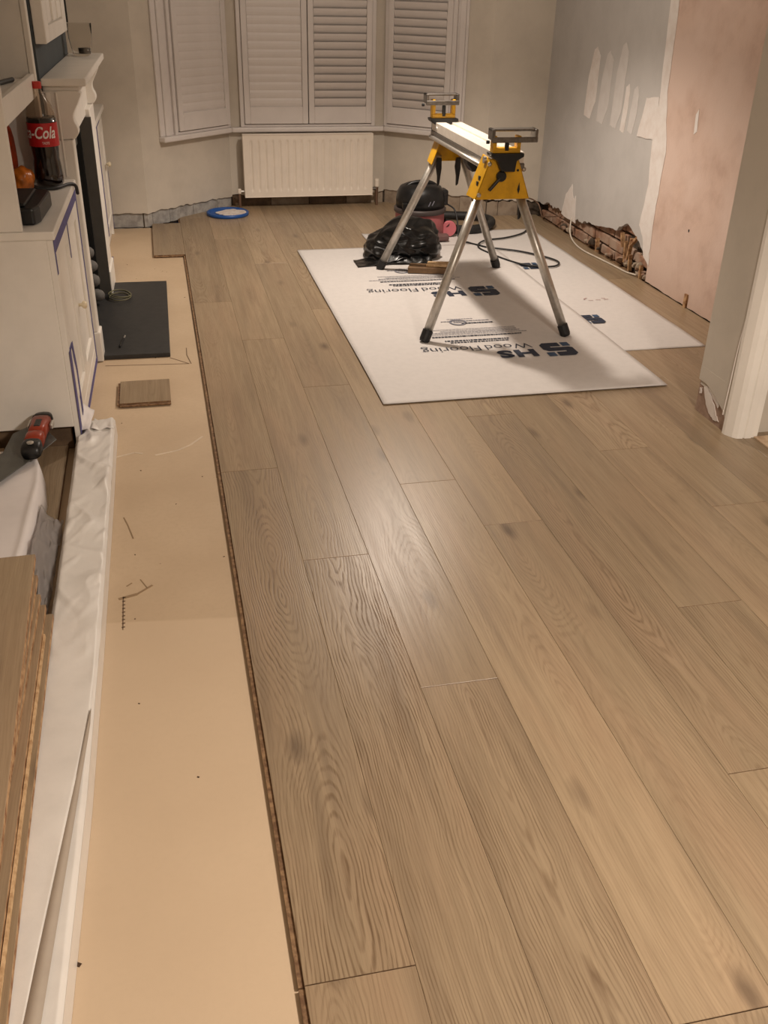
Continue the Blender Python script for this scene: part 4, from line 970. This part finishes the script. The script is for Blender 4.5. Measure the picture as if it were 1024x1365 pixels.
# ================================================================ SAW STAND
sd_ = thing('saw_stand', 'yellow and aluminium folding saw stand with splayed legs', 'saw stand', (1.62, 5.05, 0.011))
TOPZ = 0.878
def leg_(p, q):
    p, q = Vector(p), Vector(q); d = (q-p).normalized()
    l = MB().tube([p, q-d*0.045], 0.0225, 14).build('leg', ALU, sd_, smooth=False)
    for f_ in l.data.polygons: f_.use_smooth = len(f_.vertices) == 4
    MB().tube([q-d*0.060, q-d*0.012, q], [0.0265, 0.0265, 0.023], 14).build('rubber_foot', RUBBER, l)
    return l
ZF = 0.010
leg_((1.512, 4.556, 0.715), (1.217, 4.407, ZF)); leg_((1.690, 4.556, 0.715), (1.957, 4.379, ZF))
leg_((1.560, 5.515, 0.715), (1.287, 5.761, ZF)); leg_((1.700, 5.515, 0.715), (2.023, 5.691, ZF))
# beam
bx0, bx1, by0, by1 = 1.548, 1.702, 4.52, 5.63
bm_ = MB().prism([(bx0, TOPZ-0.050), (bx0, TOPZ), (bx0+0.060, TOPZ), (bx0+0.060, TOPZ-0.012), (bx1-0.060, TOPZ-0.012), (bx1-0.060, TOPZ), (bx1, TOPZ), (bx1, TOPZ-0.050)], by0, by1, 'y').build('beam_top', ALUW, sd_, bevel=0.002, seg=1)
MB().box(bx0-0.006, bx1+0.006, by0, by1, TOPZ-0.075, TOPZ-0.051).build('beam_rail', STEEL, sd_, bevel=0.003, seg=1)
MB().tube([(bx0-0.012, by0+0.02, TOPZ-0.082), (bx0-0.012, by1-0.02, TOPZ-0.082)], 0.011, 10).build('side_rod', ALU, sd_, smooth=True)
MB().tube([(bx1+0.012, by0+0.02, TOPZ-0.082), (bx1+0.012, by1-0.02, TOPZ-0.082)], 0.011, 10).build('side_rod', ALU, sd_, smooth=True)
MB().box(bx0, bx1-0.02, by1-0.002, by1+0.012, TOPZ-0.055, TOPZ-0.003).build('end_cap', BLACKPL, sd_, bevel=0.003, seg=1)
def yoke(y, dy, x0b, x1b, x0t, x1t, zb, zt):
    """folded yellow sheet housing: face plate plus two flanges along the legs"""
    f = MB().prism([(x0b, zb), (x1b, zb), (x1t, zt), (x0t, zt)], y, y+0.006*dy, 'y').build('yellow_plate', YELLOW, sd_, bevel=0.002, seg=1)
    dd = 0.12*dy
    MB().hexa([(x0b, y, zb), (x0b+0.006, y, zb), (x0b+0.006-0.008, y+dd, zb), (x0b-0.008, y+dd, zb)], [(x0t, y, zt), (x0t+0.006, y, zt), (x0t+0.006, y+dd, zt+0.005), (x0t, y+dd, zt+0.005)]).build('side_flange', YELLOW, sd_, bevel=0.002, seg=1)
    MB().hexa([(x1b-0.006, y, zb), (x1b, y, zb), (x1b+0.008, y+dd, zb), (x1b+0.002, y+dd, zb)], [(x1t-0.006, y, zt), (x1t, y, zt), (x1t, y+dd, zt+0.005), (x1t-0.006, y+dd, zt+0.005)]).build('side_flange', YELLOW, sd_, bevel=0.002, seg=1)
    return f
YF, YR = 4.500, 5.575
yf = yoke(YF, 1, 1.464, 1.738, 1.528, 1.668, 0.668, 0.852)
yr = yoke(YR, -1, 1.512, 1.735, 1.575, 1.690, 0.668, 0.850)
for (x, z) in ((1.505, 0.83), (1.462, 0.69)): MB().lathe([(0.010, 0), (0.010, -0.006), (0.006, -0.009)], (x+0.02, YF, z), 12, axis='y').build('bolt', ALU, sd_)
# flange slots on the left housing
for (z, dx_) in ((0.76, 0.0), (0.735, 0.0)):
    x = 1.464+(1.528-1.464)*(z-0.668)/(0.852-0.668)-0.004
    MB().box(x-0.002, x+0.004, YF+0.03, YF+0.05, z-0.010, z+0.010).build('slot', BLACKPL, sd_)
MB().lathe([(0.016, 0), (0.016, -0.012)], (1.520, YF+0.045, 0.842), 14, axis='x').build('pivot', ALU, sd_)
MB().lathe([(0.016, 0), (0.016, -0.012)], (1.556, YR-0.045, 0.845), 14, axis='x').build('pivot', ALU, sd_)
# lever and warning mark on the face plate
MB().lathe([(0.024, 0), (0.024, -0.014), (0.018, -0.018)], (1.585, YF, 0.775), 18, axis='y').build('lever_hub', BLACKPL, sd_)
MB().bar((1.580, YF-0.012, 0.770), (1.527, YF-0.014, 0.712), 0.012, 0.022, (0, 1, 0)).build('lever', BLACKPL, sd_, bevel=0.004)
MB().prism([(1.672, 0.712), (1.680, 0.690), (1.686, 0.712), (1.681, 0.745)], YF-0.0012, YF+0.001, 'y').build('warning_mark', BLACKPL, sd_)
MB().lathe([(0.006, 0), (0.006, -0.002)], (1.668, YF, 0.800), 10, axis='y').build('rivet', BLACKPL, sd_)
# latch handles inside the legs
for (x, y, s_, dy) in ((1.50, 4.60, 1, 1), (1.735, 4.60, -1, 1), (1.560, 5.50, 1, -1), (1.672, 5.50, -1, -1)):
    MB().prism([(x-0.012, 0.70), (x+0.014, 0.70), (x+0.016, 0.64), (x+0.006, 0.555), (x-0.006, 0.545), (x-0.008, 0.60), (x-0.018, 0.65)], y, y+0.018*dy, 'y').build('latch_handle', BLACKPL, sd_, bevel=0.004)
MB().prism([(1.60, 0.80), (1.68, 0.80), (1.68, 0.70), (1.63, 0.69), (1.60, 0.73)], 5.08, 5.16, 'y').build('handle_block', BLACKPL, sd_, bevel=0.006)
# work-support heads
def head(y, x0, x1, z0, yx0, yx1, barx0, barx1, bz, dy):
    # black clamp
    c = MB().prism([(yx0-0.012, z0+0.018), (yx1+0.016, z0+0.018), (yx1+0.016, z0+0.003), (yx1-0.018, z0-0.016), (yx1-0.024, z0-0.065), (yx0+0.045, z0-0.062), (yx0+0.022, z0-0.016), (yx0-0.008, z0+0.003)], y-0.045, y+0.03, 'y').build('clamp', BLACKPL, sd_, bevel=0.004)
    zb = z0+0.018
    MB().box(yx0, yx1, y-0.03, y+0.015, zb, zb+0.022).box(yx0, yx0+0.018, y-0.03, y+0.015, zb+0.022, bz+0.010).box(yx1-0.018, yx1, y-0.03, y+0.015, zb+0.022, bz+0.010).build('yellow_yoke', YELLOW, sd_, bevel=0.002, seg=1)
    MB().box((yx0+yx1)/2-0.010, (yx0+yx1)/2+0.010, y-0.032, y-0.02, zb+0.010, bz-0.02).build('height_screw', BLACKPL, sd_, bevel=0.003)
    MB().box(barx0, barx1, y-0.045, y-0.031, bz-0.018, bz+0.006).build('stop_bar', STEEL, sd_, bevel=0.003, seg=1)
    MB().box(barx0, barx1, y-0.030, y+0.03, bz+0.030, bz+0.040).build('support_plate', STEEL, sd_, bevel=0.003, seg=1)
    MB().box(barx0, barx0+0.014, y-0.042, y+0.028, bz-0.01, bz+0.040).build('bar_end', STEEL, sd_, bevel=0.003, seg=1)
    MB().box(barx1-0.014, barx1, y-0.042, y+0.028, bz-0.01, bz+0.040).build('bar_end', STEEL, sd_, bevel=0.003, seg=1)
    MB().lathe([(0.008, 0), (0.008, -0.014)], (barx0, y, bz-0.02), 10, axis='x').build('knob', BLACKPL, sd_)
head(4.515, 0, 0, 0.862, 1.532, 1.668, 1.522, 1.745, 0.945, 1)
head(5.590, 0, 0, 0.880, 1.528, 1.662, 1.488, 1.678, 0.985, -1)

# ================================================================ VACUUM, BIN BAG, HOSE, CABLES, LID, BLOCK
VX, VY = 1.748, 6.58
vac = thing('vacuum_cleaner', 'pink and black drum vacuum cleaner behind the black bag', 'vacuum cleaner', (VX, VY, 0.001))
MB().lathe([(0.120, 0.02), (0.165, 0.028), (0.172, 0.05), (0.168, 0.175), (0.165, 0.18)], (VX, VY, 0.006), 40).build('drum', PINKV, vac, smooth=True)
MB().lathe([(0.175, 0.0), (0.180, 0.006), (0.180, 0.028), (0.172, 0.034)], (VX, VY, 0.172), 40).build('rim_band', M('dull_brown_rim', (0.060, 0.045, 0.042), 0.5), vac, smooth=True)
MB().lathe([(0.166, 0.0), (0.168, 0.06), (0.160, 0.10), (0.140, 0.135), (0.10, 0.152), (0.04, 0.158), (0.0, 0.158)], (VX, VY, 0.204), 40).build('motor_cap', BLACKPL, vac, smooth=True)
MB().box(VX+0.120, VX+0.185, VY-0.06, VY+0.04, 0.215, 0.32).build('cord_housing', BLACKPL, vac, bevel=0.015, seg=3)
MB().tube(spline([(VX-0.12, VY-0.02, 0.33), (VX-0.07, VY-0.02, 0.362), (VX, VY-0.02, 0.372), (VX+0.07, VY-0.02, 0.362), (VX+0.12, VY-0.02, 0.33)]), 0.013, 8).build('carry_handle', BLACKPL, vac, smooth=True)
MB().box(VX-0.155, VX-0.120, VY-0.145, VY-0.105, 0.215, 0.255).build('catch', BLACKPL, vac, bevel=0.005)
for (x, z) in ((VX+0.015, 0.235), (VX+0.040, 0.24)): MB().bar((x, VY-0.1665, z), (x+0.015, VY-0.1655, z+0.03), 0.006, 0.004, (0, 1, 0)).build('badge_stroke', GREYPR, vac)
for (x, y) in ((VX+0.195, VY-0.055), (VX-0.19, VY-0.05)):
    wo = MB().lathe([(0.050, -0.02), (0.054, -0.015), (0.054, 0.015), (0.050, 0.02)], (x, y, 0.062), 28, axis='y').build('wheel', PINKW, vac)
    MB().lathe([(0.056, -0.006), (0.058, 0), (0.058, 0.012), (0.056, 0.018)], (x, y, 0.062), 28, axis='y', caps=False).build('tyre', RUBBER, wo)
MB().box(VX-0.05, VX+0.16, VY-0.215, VY-0.15, 0.012, 0.055).build('chassis', M('dull_pink_base', (0.17, 0.09, 0.085), 0.6), vac, bevel=0.012)
tag(MB().tube(spline([(1.92, 6.52, 0.10), (1.97, 6.60, 0.05), (2.05, 6.60, 0.034), (2.17, 6.60, 0.034), (2.30, 6.70, 0.034), (2.36, 6.86, 0.034), (2.28, 6.99, 0.034), (2.10, 7.05, 0.034), (1.92, 7.10, 0.034)], 12), 0.030, 14).build('vacuum_hose', RUBBER, smooth=True), 'thick black vacuum hose curving over the floor by the wall', 'hose')

# black bin bag, slumped and folded
bm = bmesh.new(); bmesh.ops.create_icosphere(bm, subdivisions=6, radius=1)
for v in bm.verts:
    p = v.co.copy()
    ridge = abs(nz((p.x*1.1+p.z*0.4, p.y*1.1, p.z*0.6), 1.7, 23)); r2_ = abs(nz((p.x, p.y*0.8, p.z*1.2), 2.9, 29))
    k = 1+0.16*nz(p, 1.1, 21)+0.22*(0.25-ridge)-0.10*r2_
    q = p*k
    x, y, z = q.x*0.255, q.y*0.200, q.z*0.150+0.105
    if p.x < -0.10: z -= 0.045*min(1, (-p.x-0.10)*1.6)
    if z < 0.03: x *= 1+0.12*(0.03-z)/0.1; y *= 1+0.1*(0.03-z)/0.1
    v.co = Vector((1.500+x, 6.040+y, max(z, 0.0135+0.004*abs(nz(p, 3, 5)))))
me = bpy.data.meshes.new('bin_bag'); bm.to_mesh(me); bm.free(); me.materials.append(BAGM)
for p_ in me.polygons: p_.use_smooth = True
bag = bpy.data.objects.new('bag_body', me); COL.objects.link(bag)
bagr = thing('bin_bag', 'crumpled glossy black bin bag slumped against the vacuum', 'bag', (1.50, 6.03, 0.013)); setparent(bag, bagr)
def bflap(u, v):
    x = 1.16+0.33*u; y = 5.80+0.16*v+0.05*u
    z = 0.014+0.055*u*u*(0.4+0.6*v)+0.020*abs(nz((u*4, v*5, 0), 1, 31))*(0.3+u)
    return (x, y, z)
MB().grid(bflap, 26, 18).build('bag_skirt', BAGM, bagr, smooth=True, solid=0.001)
MB().grid(lambda u, v: (1.34+0.30*u, 5.84+0.10*v-0.03*u, 0.014+0.09*v*(1-0.5*u)+0.018*abs(nz((u*6, v*3, 0), 1, 37))), 26, 12).build('bag_fold', BAGM, bagr, smooth=True, solid=0.001)

blk = thing('wood_offcut', 'brown wooden offcut lying in front of the black bag', 'offcut', (1.56, 5.66, 0.012))
MB().hexa([(1.432, 5.625, 0.0125), (1.665, 5.565, 0.0125), (1.70, 5.66, 0.0125), (1.47, 5.72, 0.0125)], [(1.432, 5.625, 0.048), (1.665, 5.565, 0.048), (1.70, 5.66, 0.048), (1.47, 5.72, 0.048)]).build('board', M('brown_board', (0.20, 0.115, 0.055), 0.7, scale=20, col2=(0.13, 0.075, 0.035)), blk, bevel=0.003, seg=1)
MB().hexa([(1.545, 5.615, 0.0485), (1.665, 5.585, 0.0485), (1.70, 5.66, 0.0485), (1.575, 5.69, 0.0485)], [(1.545, 5.615, 0.064), (1.665, 5.585, 0.064), (1.70, 5.66, 0.064), (1.575, 5.69, 0.064)]).build('pale_piece', OAKPALE, blk, bevel=0.002, seg=1)
CZ = 0.0135
cab_pts = [(1.935, 6.56, 0.22), (1.975, 6.50, 0.19), (1.985, 6.44, 0.10), (1.985, 6.39, 0.02), (2.03, 6.30, CZ), (2.08, 6.215, CZ), (2.12, 6.16, CZ), (2.21, 6.10, CZ), (2.31, 6.02, CZ), (2.42, 5.86, CZ), (2.455, 5.74, CZ), (2.40, 5.65, CZ), (2.30, 5.645, CZ), (2.20, 5.72, CZ), (2.13, 5.86, CZ), (2.08, 6.02, CZ), (2.055, 6.16, CZ), (2.09, 6.26, CZ+0.006), (2.18, 6.36, CZ), (2.32, 6.40, CZ), (2.46, 6.49, CZ), (2.55, 6.60, CZ), (2.60, 6.72, CZ+0.01)]
tag(MB().tube(spline(cab_pts, 8), 0.0058, 8).build('power_cable', CABLEB, smooth=True), 'thin black cable looping over the printed paper', 'cable')
tag(MB().tube(spline([(2.838, 6.47, 0.13), (2.815, 6.44, 0.10), (2.795, 6.38, 0.03), (2.765, 6.22, 0.006), (2.745, 6.02, 0.006), (2.765, 5.82, 0.006), (2.79, 5.60, 0.006), (2.80, 5.48, 0.006), (2.822, 5.38, 0.012)], 8), 0.0055, 8).build('white_cable', CABLEW, smooth=True), 'thin white cable trailing along the foot of grey wall', 'cable')
tag(MB().tube(spline([(2.70, 7.10, 0.02), (2.66, 7.08, 0.10), (2.72, 7.07, 0.14), (2.80, 7.05, 0.10), (2.80, 6.95, 0.03), (2.78, 6.80, 0.06), (2.83, 6.66, 0.09)], 8), 0.005, 8).build('brown_cable', PIPE, smooth=True), 'brown cable curling out of the far right corner', 'cable')
lid = thing('tub_lid', 'blue plastic tub lid smeared with white plaster on the floor', 'lid', (0.485, 7.455, 0.001))
LX, LY = 0.487, 7.425
MB().lathe([(0.150, 0.0), (0.156, 0.004), (0.156, 0.022), (0.148, 0.026), (0.140, 0.022), (0.138, 0.010), (0.0, 0.008)], (LX, LY, 0.0005), 44, caps=False).build('lid_body', BLUELID, lid, smooth=True)
bm = bmesh.new(); pl_ = [(LX+0.03+(0.105+0.018*math.sin(3*t*0.3)+R.uniform(-0.014, 0.014))*math.cos(t*PI/16), LY+(0.10+R.uniform(-0.02, 0.02))*math.sin(t*PI/16)) for t in range(32)]
bm.free()
MB().prism(pl_, 0.0095, 0.0185, 'z').build('plaster_smear', M('wet_white_plaster', (0.78, 0.74, 0.70), 0.6, scale=30, col2=(0.60, 0.50, 0.45), bmp=0.8, bscale=60), lid, bevel=0.004, seg=2)

# ================================================================ PENDANT SHADES (above the frame)
def pendant(loc, label):
    r = thing('pendant_lamp', label, 'lamp', (loc[0], loc[1], CH))
    MB().tube([(loc[0], loc[1], CH), (loc[0], loc[1], loc[2]+0.22)], 0.004, 8).build('flex', CABLEW, r)
    MB().lathe([(0.05, 0), (0.05, -0.03), (0.02, -0.045)], (loc[0], loc[1], CH), 20).build('ceiling_rose', WHITE, r)
    MB().lathe([(0.02, 0.0), (0.02, 0.06)], (loc[0], loc[1], loc[2]+0.17), 12).build('lampholder', WHITE, r)
pendant(LAMP_A, 'pendant lamp hanging from the ceiling over the front room')
pendant(LAMP_B, 'pendant lamp hanging from the ceiling over the near room')
